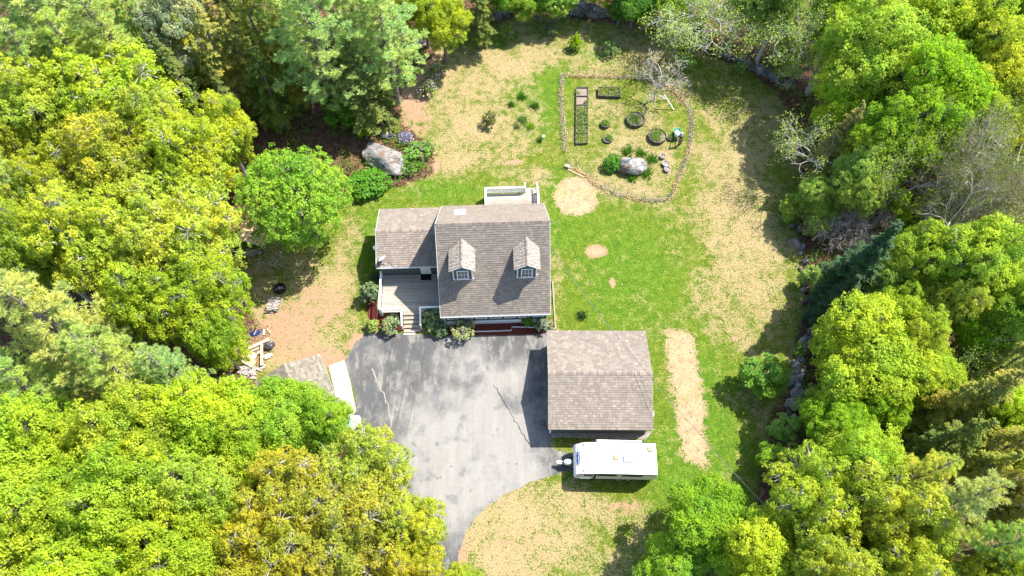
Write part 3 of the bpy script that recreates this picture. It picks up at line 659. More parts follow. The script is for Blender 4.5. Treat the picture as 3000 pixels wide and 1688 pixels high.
railing(fd, (-6.46, -4.20), (-4.52, -4.20), dz, zt3)
# steps
sx0, sx1 = -7.98, -6.52
for i in range(5):
    z = dz - .005 - i * .172; y1_ = dy0 - .01 - i * .33 + (.02 if i else 0); y0_ = y1_ - .36
    MB().box(sx0, sx1, y0_, y1_, z - .04, z).build('tread', M['deck_y'], fd)
for x in (sx0 + .03, sx1 - .07):
    MB().add([(x, dy0 - .02, dz - .3), (x, dy0 - .02, dz - .05), (x, dy0 - 1.7, .02), (x, dy0 - 1.55, .02), (x + .04, dy0 - .02, dz - .3), (x + .04, dy0 - .02, dz - .05), (x + .04, dy0 - 1.7, .02), (x + .04, dy0 - 1.55, .02)], [(0, 1, 2, 3), (7, 6, 5, 4), (0, 4, 5, 1), (1, 5, 6, 2), (3, 2, 6, 7)]).build('stringer', M['grey_wood'], fd)
for x in (sx0 - .07, sx1 + .07):
    MB().bar((x, dy0 - .05, zt3 - .02), (x, dy0 - 1.42, .98), .13, .04, (0, 0, 1)).build('stair_rail', M['white'], fd)
    MB().box(x - .05, x + .05, dy0 - 1.40, dy0 - 1.30, .02, 1.0).build('post', M['white'], fd)
    bme = MB().box(-.018, .018, -.018, .018, 0, .72).mesh('baluster', M['white'])
    for k in range(8): yy = dy0 - .2 - k * .145; put('baluster', bme, fd, (x, yy, zt3 - .74 - (k + 1) * .082))
st = MB().box(-8.02, -6.98, -6.0, -5.70, .013, .06).build('step_slab', M['concrete']); st.location = (HX, HY_, 0); st.rotation_euler = (0, 0, HYAW)
tag(st, 'pale rectangular stepping slab at the foot of the front deck steps', 'paving slab')
mat_ = MB().box(-6.54, -5.60, -1.15, -.10, dz + .004, dz + .022).build('door_mat', M['blackmat']); mat_.location = (HX, HY_, 0); mat_.rotation_euler = (0, 0, HYAW)
tag(mat_, 'large black rubber mat lying on the grey deck boards', 'mat')
mat_ = MB().box(-6.46, -5.68, -.48, .0, dz + .026, dz + .042).build('door_mat', M['brownmat']); mat_.location = (HX, HY_, 0); mat_.rotation_euler = (0, 0, HYAW)
tag(mat_, 'small brown door mat overlapping the black mat below the wing gutter', 'mat')

# back deck with lattice rails
bd = empty('back_deck', (HX, HY_, 0), HYAW, 'pale weathered back deck with white lattice rails behind the house', 'deck')
qx0, qx1, qy0, qy1, qz = -.62, 4.2, hy - .28, 7.86, .70
nb2 = 17; bw2 = (qy1 - qy0) / nb2; bme = MB().box(0, qx1 - qx0, 0, bw2 - .022, -.03, 0).mesh('deck_board', M['deck'])
for i in range(nb2): put('deck_board', bme, bd, (qx0, qy0 + i * bw2, qz + random.uniform(-.003, .003)))
MB().box(qx0 + .02, qx1 - .02, qy1 - .08, qy1 - .03, qz - .25, qz - .035).build('rim_joist', M['grey_wood'], bd)
def lattice(parent, a, b, z0, z1):
    a = Vector((*a, 0)); b = Vector((*b, 0)); L = (b - a).length; d = (b - a).normalized(); nrm = d.cross(Vector((0, 0, 1))); mb = MB(); h = z1 - z0
    for k in np.arange(-h, L, .11):
        for s_ in (0, 1):
            t0, t1 = k, k + h; u0, u1 = max(t0, 0), min(t1, L)
            if u1 - u0 < .05: continue
            za, zb_ = (z0 + (u0 - t0), z0 + (u1 - t0)); 
            if s_: za, zb_ = z1 - (u0 - t0), z1 - (u1 - t0)
            mb.bar(a + d * u0 + nrm * (.006 * s_) + Vector((0, 0, za)), a + d * u1 + nrm * (.006 * s_) + Vector((0, 0, zb_)), .035, .006, tuple(nrm))
    o = mb.build('lattice_panel', M['white'], parent); o['kind'] = 'stuff'
for a, b in (((-.62, 7.93), (3.08, 7.93)), ((-.64, hy + .05), (-.64, 7.93)), ((4.23, hy + .05), (4.23, 7.95))):
    railing(bd, a, b, qz, 1.6, .16, False, True); lattice(bd, a, b, qz + .13, 1.56)
for i in range(3): MB().box(3.12, 4.16, qy1 + .01 + i * .3, qy1 + .33 + i * .3, qz - .18 * (i + 1) - .04, qz - .18 * (i + 1)).build('tread', M['deck_y'], bd)
for x in (3.06, 4.2):
    MB().bar((x, 7.98, 1.58), (x, 8.75, 1.12), .1, .04).build('stair_rail', M['white'], bd); MB().box(x - .045, x + .045, 8.66, 8.75, .02, 1.12).build('post', M['white'], bd)
mb = MB()
# satellite dish on the wing roof corner
dish = empty('satellite_dish', (HX, HY_, 0), HYAW, 'pale grey oval satellite dish on the lower corner of the wing roof', 'satellite dish')
base = Vector((-9.35, -.60, ezE + .26 * esl + .03)); c0 = base + Vector((-.18, .16, .55)); nd = Vector((-.55, .45, .70)).normalized()
rot = nd.to_track_quat('Z', 'Y').to_euler()
mb = MB(); prof = [(.001, 0), (.15, .012), (.28, .045), (.36, .08), (.36, .07), (.28, .033), (.15, .0), (.001, -.012)]; mb.lathe(prof, 22)
d_ = mb.build('reflector', M['dishgrey'], dish, tuple(c0), rot, smooth=True); d_.scale = (1, 1.18, 1)
MB().tube([base, base + Vector((-.02, .02, .25)), c0 - nd * .05], .03, 8).build('mast', M['metal'], dish)
MB().box(base.x - .1, base.x + .1, base.y - .1, base.y + .1, base.z - .03, base.z + .02).build('foot_plate', M['metal'], dish)
tip = c0 + nd * .38 + Vector((.1, -.25, -.05)); MB().tube([c0 + Vector((.05, -.34, -.12)), tip], .015, 6).build('feed_arm', M['metal'], dish); MB().tube([tip, tip - nd * .1], .04, 8).build('feed_horn', M['dishgrey'], dish)
cb = MB().tube([base, base + Vector((.3, .03, .03)), base + Vector((.55, -.05, .0)), (-8.75, eys - .06, ezE + .03), (-7, eys - .07, ezE + .02), (-4.8, eys - .065, ezE + .02)], .012, 5).build('cable', M['cable'], dish)

# ------------------------------------------------------------------ garage
GX, GY_, GYAW = 6.98, 20.51, -0.0056
gar = empty('garage', (GX, GY_, 0), GYAW, 'detached grey green garage with a brown shingle gable roof beside the driveway', 'garage')
GW, GD, gE, gR = 8.27, 8.39, 2.37, 3.79; ghx, ghy = GW / 2, GD / 2; gs = (gR - gE) / ghy
a0, a1, b0g, b1g = -ghx + .22, ghx - .22, -ghy + .36, ghy - .36; zt2 = gE + .36 * gs - .14
poly = [(b0g, .02), (b1g, .02), (b1g, zt2), (0, gR - .17), (b0g, zt2)]
mb = MB(); mb.add([(a0, y, z) for y, z in poly] + [(a1, y, z) for y, z in poly], [tuple(range(5)), tuple(reversed(range(5, 10)))] + [(i, 5 + i, 5 + (i + 1) % 5, (i + 1) % 5) for i in range(5)])
mb.build('wall', M['siding'], gar)
gro = gable_roof_deck('roof', gar, -ghx, ghx, -ghy, ghy, 0, gE, gE, gR, M['siding'])
roof_plane(gro, (-ghx, -ghy, gE), (ghx, -ghy, gE), (ghx, 0, gR), (-ghx, 0, gR), M['shingle'], 300, 5)
roof_plane(gro, (ghx, ghy, gE), (-ghx, ghy, gE), (-ghx, 0, gR), (ghx, 0, gR), M['shingle'], 0, 6)
ridge_caps(gro, (-ghx, 0, gR), (ghx, 0, gR), gs, gs, M['cap'], .2)
mb = MB()
for sx in (-1, 1):
    for sy in (-1, 1): MB().box(min(sx * (abs(a1) - .1), sx * (abs(a1) + .02)), max(sx * (abs(a1) - .1), sx * (abs(a1) + .02)), sy * b1g - (.10 if sy > 0 else .02), sy * b1g + (.02 if sy > 0 else .10), .03, zt2 - .01).build('corner_board', M['white'], gar)
for yy in (-1.9, 1.9):
    gd_ = MB().box(a0 - .04, a0 - .003, yy - 1.25, yy + 1.25, .03, 2.12).build('garage_door', M['white'], gar)
    for k in range(3): MB().box(a0 - .052, a0 - .042, yy - 1.2, yy + 1.2, .55 + k * .52, .565 + k * .52).build('panel_joint', M['metal'], gd_)
MB().box(a0 + .6, a0 + .82, b0g - .16, b0g - .003, 1.95, 2.1).build('wall_lamp', M['white'], gar)
MB().box(1.75, 2.7, b0g - .05, b0g - .003, 1.2, 2.15).build('window', M['white'], gar)
MB().box(a1 + .003, a1 + .34, -ghy + 1.1, -ghy + 1.5, 1.9, 2.4).build('vent_hood', M['white'], gar)
# ------------------------------------------------------------------ shed (half under the trees)
sh_n = G(833 / K * 1.0, 1067 / K, 3.2)
axd = np.array([-17.464 + 18.307, 19.705 - 21.457]); axd /= np.linalg.norm(axd); syaw = math.atan2(axd[0], -axd[1])
shed = empty('shed', (-18.307 + axd[0] * 2.6, 21.457 + axd[1] * 2.6, 0), syaw + math.pi / 2 - math.pi, 'small garden shed with a streaked grey shingle roof half hidden under bright trees', 'shed')
shed.rotation_euler = (0, 0, math.atan2(axd[1], axd[0]))
# local x runs along the ridge away from the clearing; local +y is the driveway side
sw, sL, sE, sR = 2.72, 2.6, 2.2, 3.3; ss = (sR - sE) / sw
mb = MB(); poly = [(-sw + .3, .02), (sw - .3, .02), (sw - .3, sE + .3 * ss - .12), (0, sR - .15), (-sw + .3, sE + .3 * ss - .12)]
mb.add([(-sL + .15, y, z) for y, z in poly] + [(sL - .15, y, z) for y, z in poly], [tuple(range(5)), tuple(reversed(range(5, 10)))] + [(i, 5 + i, 5 + (i + 1) % 5, (i + 1) % 5) for i in range(5)])
mb.build('wall', M['siding'], shed)
sro = gable_roof_deck('roof', shed, -sL, sL, -sw, sw, 0, sE, sE, sR, M['white'], .08)
roof_plane(sro, (-sL, -sw, sE), (sL, -sw, sE), (sL, 0, sR), (-sL, 0, sR), M['shingle_old'], 0, 7, .2)
roof_plane(sro, (sL, sw, sE), (-sL, sw, sE), (-sL, 0, sR), (sL, 0, sR), M['shingle_old'], 0, 8, .2)
ridge_caps(sro, (-sL, 0, sR), (sL, 0, sR), ss, ss, M['cap'], .16)
MB().box(-sL, sL, sw + .004, sw + .03, sE - .14, sE + .01).build('fascia', M['white'], shed)
MB().box(-1.2, 1.2, sw - .3 + .003, sw - .26, .05, 2.0).build('door', M['white'], shed)
MB().box(-sL - .03, -sL - .004, sw - .12, sw + .03, sE - .1, sE + .08).build('corner_cap', M['white'], shed)

# ------------------------------------------------------------------ travel trailer
tr = empty('travel_trailer', (4.82, 14.10, 0), -0.0217, 'white travel trailer with a flat roof parked on the grass south of the garage', 'trailer')
TL, tw = 6.30, 1.22
side = [(0.35, .62), (.10, .85), (.0, 1.2), (.02, 1.6), (.14, 1.85), (.52, 2.28), (.78, 2.42), (1.2, 2.49), (1.75, 2.52), (TL - .08, 2.52), (TL, 2.46), (TL, .72), (TL - .12, .62)]
def loft(sections, mat, name, parent, smooth=False, caps=True):
    mb = MB(); n = len(sections[0]); vs = [v for s_ in sections for v in s_]; fs = []
    for i in range(len(sections) - 1):
        for k in range(n): k2 = (k + 1) % n; fs.append((i * n + k, i * n + k2, (i + 1) * n + k2, (i + 1) * n + k))
    if caps: fs.append(tuple(reversed(range(n)))); fs.append(tuple((len(sections) - 1) * n + k for k in range(n)))
    mb.add(vs, fs); return mb.build(name, mat, parent, smooth=smooth)
def shrink(p, d): # inset profile a little for rounded edges
    cx, cz = TL / 2, 1.55; return [(x + (cx - x) / abs(cx - x + 1e-9) * min(d, abs(cx - x)), z + (cz - z) / abs(cz - z + 1e-9) * d) for x, z in p]
secs = []
for y, d in ((-tw, .035), (-tw + .015, .012), (-tw + .04, 0), (tw - .04, 0), (tw - .015, .012), (tw, .035)):
    secs.append([(x, y, z) for x, z in shrink(side, d)])
body = loft(secs, [M['trailer_white'], M['cream']], 'body', tr)
for p in body.data.polygons:
    if abs(p.normal.y) > .9: p.material_index = 1
# front cap seam, edge trims
mb = MB()
for y in (-tw - .004, tw + .004):
    pr = [Vector((x, y, z)) for x, z in side]
    mb = MB()
    for i in range(4, 9): mb.bar(pr[i], pr[i + 1], .03, .035, (0, 1, 0))
    mb.build('edge_trim', M['dark'], tr)
MB().tube([(.60, -tw + .06, 2.335), (.60, tw - .06, 2.335)], .012, 5).build('cap_seam', M['dark'], tr)
# south side graphics and windows (thin plates on the wall)
yS = -tw - .002
def plate(parent, name, x0, x1, z0, z1, mat, y=yS, t=.018): return MB().box(x0, x1, y - t, y, z0, z1).build(name, mat, parent)
plate(tr, 'dark_band', 1.75, 6.0, 1.75, 2.36, M['dark'], yS, .006)
for x0, x1 in ((2.0, 3.0), (4.1, 5.0)):
    w_ = plate(tr, 'window', x0, x1, 1.82, 2.3, M['glass'], yS - .007, .02); 
plate(tr, 'light_panel', 3.25, 3.62, 1.8, 2.3, M['cream'], yS - .007, .008); plate(tr, 'light_panel', 5.25, 5.95, 1.8, 2.3, M['cream'], yS - .007, .008)
plate(tr, 'stripe', 1.5, 1.7, .7, 2.38, M['dark'], yS, .006); w_ = plate(tr, 'window', .75, 1.42, 1.7, 2.1, M['glass'], yS - .002, .02); plate(tr, 'storage_hatch', .5, 1.3, .75, 1.2, M['white'])
plate(tr, 'stripe', .2, 6.2, .64, .78, M['dark'], yS, .006)
# north side door and awning
MB().box(3.3, 3.95, tw + .002, tw + .03, .75, 2.35).build('door', M['white'], tr); MB().box(4.4, 5.4, tw + .002, tw + .02, 1.5, 2.1).build('window', M['glass'], tr)
aw = MB().tube([(1.75, tw + .13, 2.42), (5.25, tw + .13, 2.42)], .085, 12).build('awning_roll', M['trailer_white'], tr)
mb = MB()
for x in (1.68, 5.34): mb.box(x - .06, x + .06, tw + .01, tw + .23, 2.32, 2.52); mb.bar((x, tw + .05, .9), (x, tw + .05, 2.32), .05, .05)
mb.build('awning_bracket', M['dark'], tr)
# roof gear
def softbox(name, x, y, w, d, h, mat, z=2.515, ins=.06):
    mb = MB(); a = [(-w, -d), (w, -d), (w, d), (-w, d)]
    def ring(k, zz): return [(x + px * k, y + py * k, z + zz) for px, py in ((-w, -d * .8), (-w * .8, -d), (w * .8, -d), (w, -d * .8), (w, d * .8), (w * .8, d), (-w * .8, d), (-w, d * .8))]
    return loft([ring(1, 0), ring(1, h * .7), ring(.94, h * .92), ring(.84, h)], mat, name, tr)
softbox('roof_vent', 3.17, .03, .19, .19, .13, M['tan']); softbox('roof_vent', 5.83, .74, .19, .19, .13, M['tan'])
softbox('air_conditioner', 4.22, -.02, .44, .29, .26, M['trailer_white'])
mb = MB(); mb.lathe([(.10, 0), (.10, .05), (.02, .07)], 10, (2.58, .47, 2.515)); mb.build('vent_cap', M['trailer_white'], tr)
for x, y in ((4.83, .12), (5.62, .10)): MB().lathe([(.04, 0), (.04, .10), (.01, .12)], 8, (x, y, 2.515)).build('vent_pipe', M['trailer_white'], tr)
for y in (-.98, 1.0): MB().box(.66, .76, y - .06, y + .06, 2.385, 2.45).build('marker_lamp', M['red'], tr)
# logo plate on the sloping nose
pa, pb = Vector((.14, 0, 1.85)), Vector((.52, 0, 2.28)); up = (pb - pa).normalized(); ac = Vector((0, -1, 0)); nr = ac.cross(up); mid = (pa + pb) / 2
lm = Matrix((ac, up, nr)).transposed().to_4x4(); lm.translation = mid + nr * .006 + Vector((0, .06, 0))
lg = empty('logo_badge'); lg.parent = tr; lg.matrix_local = lm
def oval(a, b, n=28, p=2.6): return [(a * math.copysign(abs(math.cos(t)) ** (2 / p), math.cos(t)), b * math.copysign(abs(math.sin(t)) ** (2 / p), math.sin(t))) for t in np.linspace(0, 2 * math.pi, n + 1)[:-1]]
MB().prism(oval(.60, .17), 0, .006).build('badge_border', M['dark'], lg)
MB().prism([(x, y + .01) for x, y in oval(.57, .145)], .007, .011).build('badge_field', M['white'], lg)
MB().prism([(-.52, -.20), (-.36, -.13), (-.18, -.22), (0, -.14), (.2, -.22), (.36, -.13), (.52, -.20), (.46, -.06), (.25, -.03), (0, -.05), (-.25, -.03), (-.46, -.06)], .012, .016).build('badge_swoosh', M['blue'], lg)
MB().prism([(-.2, .13), (0, .20), (.2, .13), (.1, .11), (-.1, .11)], .012, .016).build('badge_swoosh', M['blue'], lg)
fc = bpy.data.curves.new('lettering', 'FONT'); fc.body = 'SALEM'; fc.size = .27; fc.align_x = 'CENTER'; fc.align_y = 'CENTER'; fc.extrude = .004; fc.space_character = 1.22; fc.materials.append(M['dark'])
_fo = bpy.data.objects.new('font', fc); COL.objects.link(_fo); bpy.context.view_layer.update()
_fm = bpy.data.meshes.new_from_object(_fo.evaluated_get(bpy.context.evaluated_depsgraph_get())); bpy.data.objects.remove(_fo)
fo = put('lettering', _fm, lg, (0, .03, .018))
# hitch, gas bottle cover, wheels
mb = MB()
for s_ in (-1, 1): mb.bar((.5, s_ * .75, .55), (-1.0, s_ * .04, .55), .07, .1)
mb.tube([(-.98, 0, .55), (-1.12, 0, .57)], .06, 8); mb.tube([(-.85, 0, .03), (-.85, 0, .95)], .035, 8); mb.build('hitch_frame', M['dark'], tr)
mb = MB(); ring = lambda k, zz: [(-.42 + .34 * k * math.cos(t) * (1.0), .0 + .2 * k * math.sin(t), zz) for t in np.linspace(0, 2 * math.pi, 15)[:-1]]
loft([ring(1, .62), ring(1, 1.02), ring(.9, 1.14), ring(.55, 1.2)], M['white'], 'gas_bottle_cover', tr, True)
mb = MB(); mb.box(-1.15, -.82, -.11, .11, .6, .78); mb.box(-1.28, -1.12, -.05, .14, .6, .72); mb.build('hitch_cover', M['white'], tr)
for x in (3.55, 4.35):
    for s_ in (-1, 1):
        wl = MB().lathe([(.12, -.1), (.30, -.1), (.33, -.06), (.33, .06), (.30, .1), (.12, .1)], 18, cap=True).build('wheel', M['dark'], tr, (x, s_ * (tw - .13), .335), (math.pi / 2, 0, 0))
        MB().lathe([(.02, -.105), (.16, -.11), (.18, -.07), (.18, .07), (.16, .11), (.02, .105)], 12, cap=True).build('rim', M['metal'], wl)
for x in (.9, 5.75):
    for s_ in (-1, 1): MB().bar((x, s_ * .95, .03), (x, s_ * 1.02, .64), .06, .06).build('stabiliser_jack', M['metal'], tr)
mb = MB(); mb.lathe([(.1, -.1), (.3, -.1), (.33, 0), (.3, .1), (.1, .1)], 16, cap=True); mb.build('spare_wheel', M['dark'], tr, (TL + .13, -.25, 1.1), (0, math.pi / 2, 0))
MB().box(TL - .05, TL + .06, -1.1, 1.1, .45, .6).build('bumper', M['dark'], tr)
MB().box(1.0, 5.9, -1.0, 1.0, .5, .63).build('chassis', M['dark'], tr)

# ------------------------------------------------------------------ foliage kit
def unit(a): return a / (np.linalg.norm(a, axis=-1, keepdims=True) + 1e-9)
def leaves(C, N, D, L, Wd, fold, tint):
    """rhombic folded leaves: centre, normal, direction, length, width"""
    D = unit(D); Sd = unit(np.cross(N, D)); Nn = unit(np.cross(D, Sd))
    L = L[:, None]; Wd = Wd[:, None]
    V = np.stack([C - D * L / 2, C + Sd * Wd / 2 + Nn * fold * Wd, C + D * L / 2, C - Sd * Wd / 2 + Nn * fold * Wd], 1).reshape(-1, 3)
    n = len(C); b = (np.arange(n) * 4)[:, None]
    F = np.concatenate([b + np.array([[0, 2, 1]]), b + np.array([[0, 3, 2]])], 1).reshape(-1, 3)
    return V, F, np.repeat(tint, 4)
def needles(C, D, L, Wd, tint, r):
    D = unit(D); R = unit(np.cross(D, np.array([0, 0, 1.0]) + r.normal(0, .35, D.shape))); L = L[:, None]; Wd = Wd[:, None]
    V = np.stack([C + R * Wd / 2, C - R * Wd / 2, C + D * L], 1).reshape(-1, 3); n = len(C)
    F = np.arange(n * 3).reshape(-1, 3); return V, F, np.repeat(tint, 3)
def fib_dirs(n, r, zmin=-1.0, zmax=1.0):
    i = np.arange(n) + 0.5; z = zmax - (zmax - zmin) * i / n; a = i * 2.399963 + r.uniform(0, 6.28); q = np.sqrt(np.maximum(0, 1 - z * z))
    return unit(np.stack([q * np.cos(a), q * np.sin(a), z], -1) + r.normal(0, 0.16, (n, 3)))
def curve(a, b, sag, n=4, r=None, jit=0.0):
    a = np.array(a, float); b = np.array(b, float); out = []
    for k in range(n + 1):
        t = k / n; p = a + (b - a) * t; p[2] += sag * 4 * t * (1 - t)
        if r is not None and 0 < k < n: p = p + r.normal(0, jit, 3)
        out.append(p)
    return out

def broadleaf(seed, R, H, zc, flat, lobes, clumps, per, leaf, cr, lobe_r=(0.32, 0.46), twig=0.5, bark='bark', lower=-0.25, open_=0.0, lobe_d=(0.5, 0.74), tube_n=4):
    """-> (crown mesh, trunk mesh): limbs end in lobes, lobes carry clumps, clumps carry leaves"""
    r = np.random.default_rng(seed); dirs = fib_dirs(lobes, r, lower, 1.0)
    lc = dirs * R * r.uniform(*lobe_d, (lobes, 1)); lc[:, 2] *= flat; lc[:, 2] += zc; lr = R * r.uniform(*lobe_r, lobes)
    mb = MB(); top = np.array([r.normal(0, .15), r.normal(0, .15), zc + R * flat * 0.25]); base_r = 0.022 * H + 0.05
    tp = [np.array([0, 0, -0.1]), np.array([0, 0, 0.25]), np.array([r.normal(0, .1), r.normal(0, .1), zc * .45]), np.array([r.normal(0, .2), r.normal(0, .2), zc - R * flat * .35]), top]
    mb.tube(tp, [base_r * 1.35, base_r, base_r * .85, base_r * .62, base_r * .25], 7)
    P, Nn, lob = [], [], []
    tot = (lr ** 2).sum()
    for i in range(lobes):
        s0 = np.array(tp[3]) * (1 - .5 * max(dirs[i][2], 0)) + np.array(tp[4]) * (.5 * max(dirs[i][2], 0))
        mb.tube(curve(s0, lc[i], .06 * R, 4, r, .12), np.linspace(base_r * .42, .035, 5), 5, cap=False)
        n = int(clumps * lr[i] ** 2 / tot); d = unit(r.normal(size=(n * 3, 3))); d = d[d[:, 2] > -0.55][:n]
        q = lc[i] + d * lr[i] * (r.uniform(.35, 1.0, (len(d), 1)) ** .5 * 1.12 + (r.random((len(d), 1)) < .10) * r.uniform(0, .35, (len(d), 1))) * np.array([1, 1, .95])
        keep = np.ones(len(q), bool)
        for j in range(lobes):
            if j != i: keep &= np.linalg.norm(q - lc[j], axis=1) > lr[j] * .45
        q = q[keep]; d = d[keep]; P.append(q); Nn.append(d)
        for k in range(len(q)):
            if r.random() < twig: mb.tube(curve(lc[i] + (q[k] - lc[i]) * r.uniform(0, .3), q[k], r.uniform(0, .12), 2, r, .06), [.030, .02, .009], 3, cap=False)
    P = np.concatenate(P); Nn = np.concatenate(Nn)
    if open_: kp = r.random(len(P)) > open_; P, Nn = P[kp], Nn[kp]
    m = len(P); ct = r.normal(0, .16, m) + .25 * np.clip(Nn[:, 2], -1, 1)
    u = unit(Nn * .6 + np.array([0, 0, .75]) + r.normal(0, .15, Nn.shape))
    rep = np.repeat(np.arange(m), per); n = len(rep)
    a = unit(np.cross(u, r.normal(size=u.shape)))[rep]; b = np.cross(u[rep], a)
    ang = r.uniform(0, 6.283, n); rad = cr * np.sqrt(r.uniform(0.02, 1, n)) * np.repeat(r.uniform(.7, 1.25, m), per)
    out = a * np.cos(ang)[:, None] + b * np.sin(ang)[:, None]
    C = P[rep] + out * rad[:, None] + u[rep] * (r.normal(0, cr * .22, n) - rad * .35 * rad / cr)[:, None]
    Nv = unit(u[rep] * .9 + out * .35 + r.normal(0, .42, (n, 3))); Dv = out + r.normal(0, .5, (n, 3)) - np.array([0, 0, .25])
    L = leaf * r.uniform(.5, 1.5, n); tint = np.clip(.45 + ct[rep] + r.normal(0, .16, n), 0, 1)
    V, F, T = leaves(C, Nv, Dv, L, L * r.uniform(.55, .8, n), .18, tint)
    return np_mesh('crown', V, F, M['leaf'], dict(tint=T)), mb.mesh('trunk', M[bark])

def pine(seed, R, H, z0, whorl, tufts, per, nl, tuft_r, droop=-.02, bark='bark'):
    r = np.random.default_rng(seed); mb = MB(); br = .018 * H + .04
    mb.tube([(0, 0, -.1), (0, 0, .3), (r.normal(0, .1), r.normal(0, .1), H * .5), (r.normal(0, .15), r.normal(0, .15), H)], [br * 1.3, br, br * .7, .03], 7)
    P, U = [], []; z = z0; lv = 0
    while z < H - .2:
        t = (z - z0) / (H - z0); Lb = R * (1 - t) ** .55 * r.uniform(.8, 1.12) * (min(1, .55 + t * 2.2)); nb = int(r.integers(5, 7)); a0 = r.uniform(0, 6.28)
        for k in range(nb):
            a = a0 + 6.283 * k / nb + r.normal(0, .18); L = max(.35, Lb * r.uniform(.62, 1.15)); d = np.array([math.cos(a), math.sin(a), 0]); s = np.array([-d[1], d[0], 0])
            rise = r.uniform(.0, .22) * L; e = d * L + np.array([0, 0, z + rise]); b0 = np.array([0, 0, z])
            mb.tube(curve(b0, e, droop * L, 3), [.05 * L / R + .02, .035, .02, .01], 4, cap=False)
            m = max(3, int(tufts * L / R))
            q = r.uniform(.28, 1, m) ** .8; w = r.normal(0, 1, m) * .30 * L * (1.12 - q) * (q > .2); w = np.clip(w, -.45 * L, .45 * L)
            pts = b0 + (e - b0) * q[:, None] + s * w[:, None] + np.array([0, 0, 1]) * (r.uniform(0, .14, m) + .10 * np.abs(w))[:, None]
            P.append(pts); U.append(unit(d * .55 + np.array([0, 0, 1.0]) + s * (w / L)[:, None] * 1.2))
            for i in range(0, m, 3): mb.tube([b0 + (e - b0) * max(0, q[i] - .12), pts[i]], [.016, .006], 3, cap=False)
        z += whorl * r.uniform(.8, 1.25)
    P = np.concatenate(P); U = np.concatenate(U); m = len(P); rep = np.repeat(np.arange(m), per); n = len(rep)
    D = unit(U[rep] * .75 + r.normal(0, .75, (n, 3))); D[:, 2] = np.abs(D[:, 2]) * .9 - .05
    C = P[rep] + D * (r.uniform(0, .6, n) * tuft_r)[:, None]
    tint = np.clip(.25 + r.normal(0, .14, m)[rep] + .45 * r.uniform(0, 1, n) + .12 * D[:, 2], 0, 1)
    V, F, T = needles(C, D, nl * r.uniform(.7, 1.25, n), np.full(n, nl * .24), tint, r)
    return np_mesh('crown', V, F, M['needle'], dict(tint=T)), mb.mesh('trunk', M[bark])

def hemlock(seed, R, H, z0, whorl, nbr, per_m, leaf, droop=.16, pw=.85, up=.0):
    r = np.random.default_rng(seed); mb = MB(); br = .016 * H + .04
    mb.tube([(0, 0, -.1), (0, 0, .3), (0, 0, H * .5), (r.normal(0, .1), r.normal(0, .1), H)], [br * 1.3, br, br * .6, .02], 6)
    CC, NN, DD, TT = [], [], [], []; z = z0
    while z < H - .1:
        t = (z - z0) / (H - z0); Lb = R * (1 - t) ** pw * min(1, .6 + 2 * t)
        for k in range(nbr):
            a = r.uniform(0, 6.283); L = max(.25, Lb * r.uniform(.55, 1.15)); d = np.array([math.cos(a), math.sin(a), 0]); s = np.array([-d[1], d[0], 0]); zz = z + r.uniform(-.3, .3)
            e = d * L + np.array([0, 0, zz - droop * L + up * L]); b0 = np.array([0, 0, zz])
            if k % 2 == 0: mb.tube(curve(b0, e, .06 * L, 2), [.03, .02, .006], 3, cap=False)
            m = int(per_m * L); q = r.uniform(.2, 1, m) ** .7; hw = .34 * L * (1.08 - q) ** .8 + .05; w = r.uniform(-1, 1, m) * hw
            p = b0 + (e - b0) * q[:, None] + s * w[:, None]; p[:, 2] += .06 * L * 4 * q * (1 - q) - .22 * np.abs(w) + r.normal(0, .03, m)
            CC.append(p); NN.append(np.array([0, 0, 1.0]) + d * .25 + r.normal(0, .28, (m, 3))); DD.append(d * .8 + s * np.sign(w)[:, None] * .8 + np.array([0, 0, -.25]) + r.normal(0, .3, (m, 3)))
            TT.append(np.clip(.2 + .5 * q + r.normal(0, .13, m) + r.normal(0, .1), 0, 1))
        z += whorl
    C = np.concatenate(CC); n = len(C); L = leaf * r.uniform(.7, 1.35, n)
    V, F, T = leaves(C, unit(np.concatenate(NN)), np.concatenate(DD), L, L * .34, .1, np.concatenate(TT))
    return np_mesh('crown', V, F, M['needle'], dict(tint=T)), mb.mesh('trunk', M['bark'])

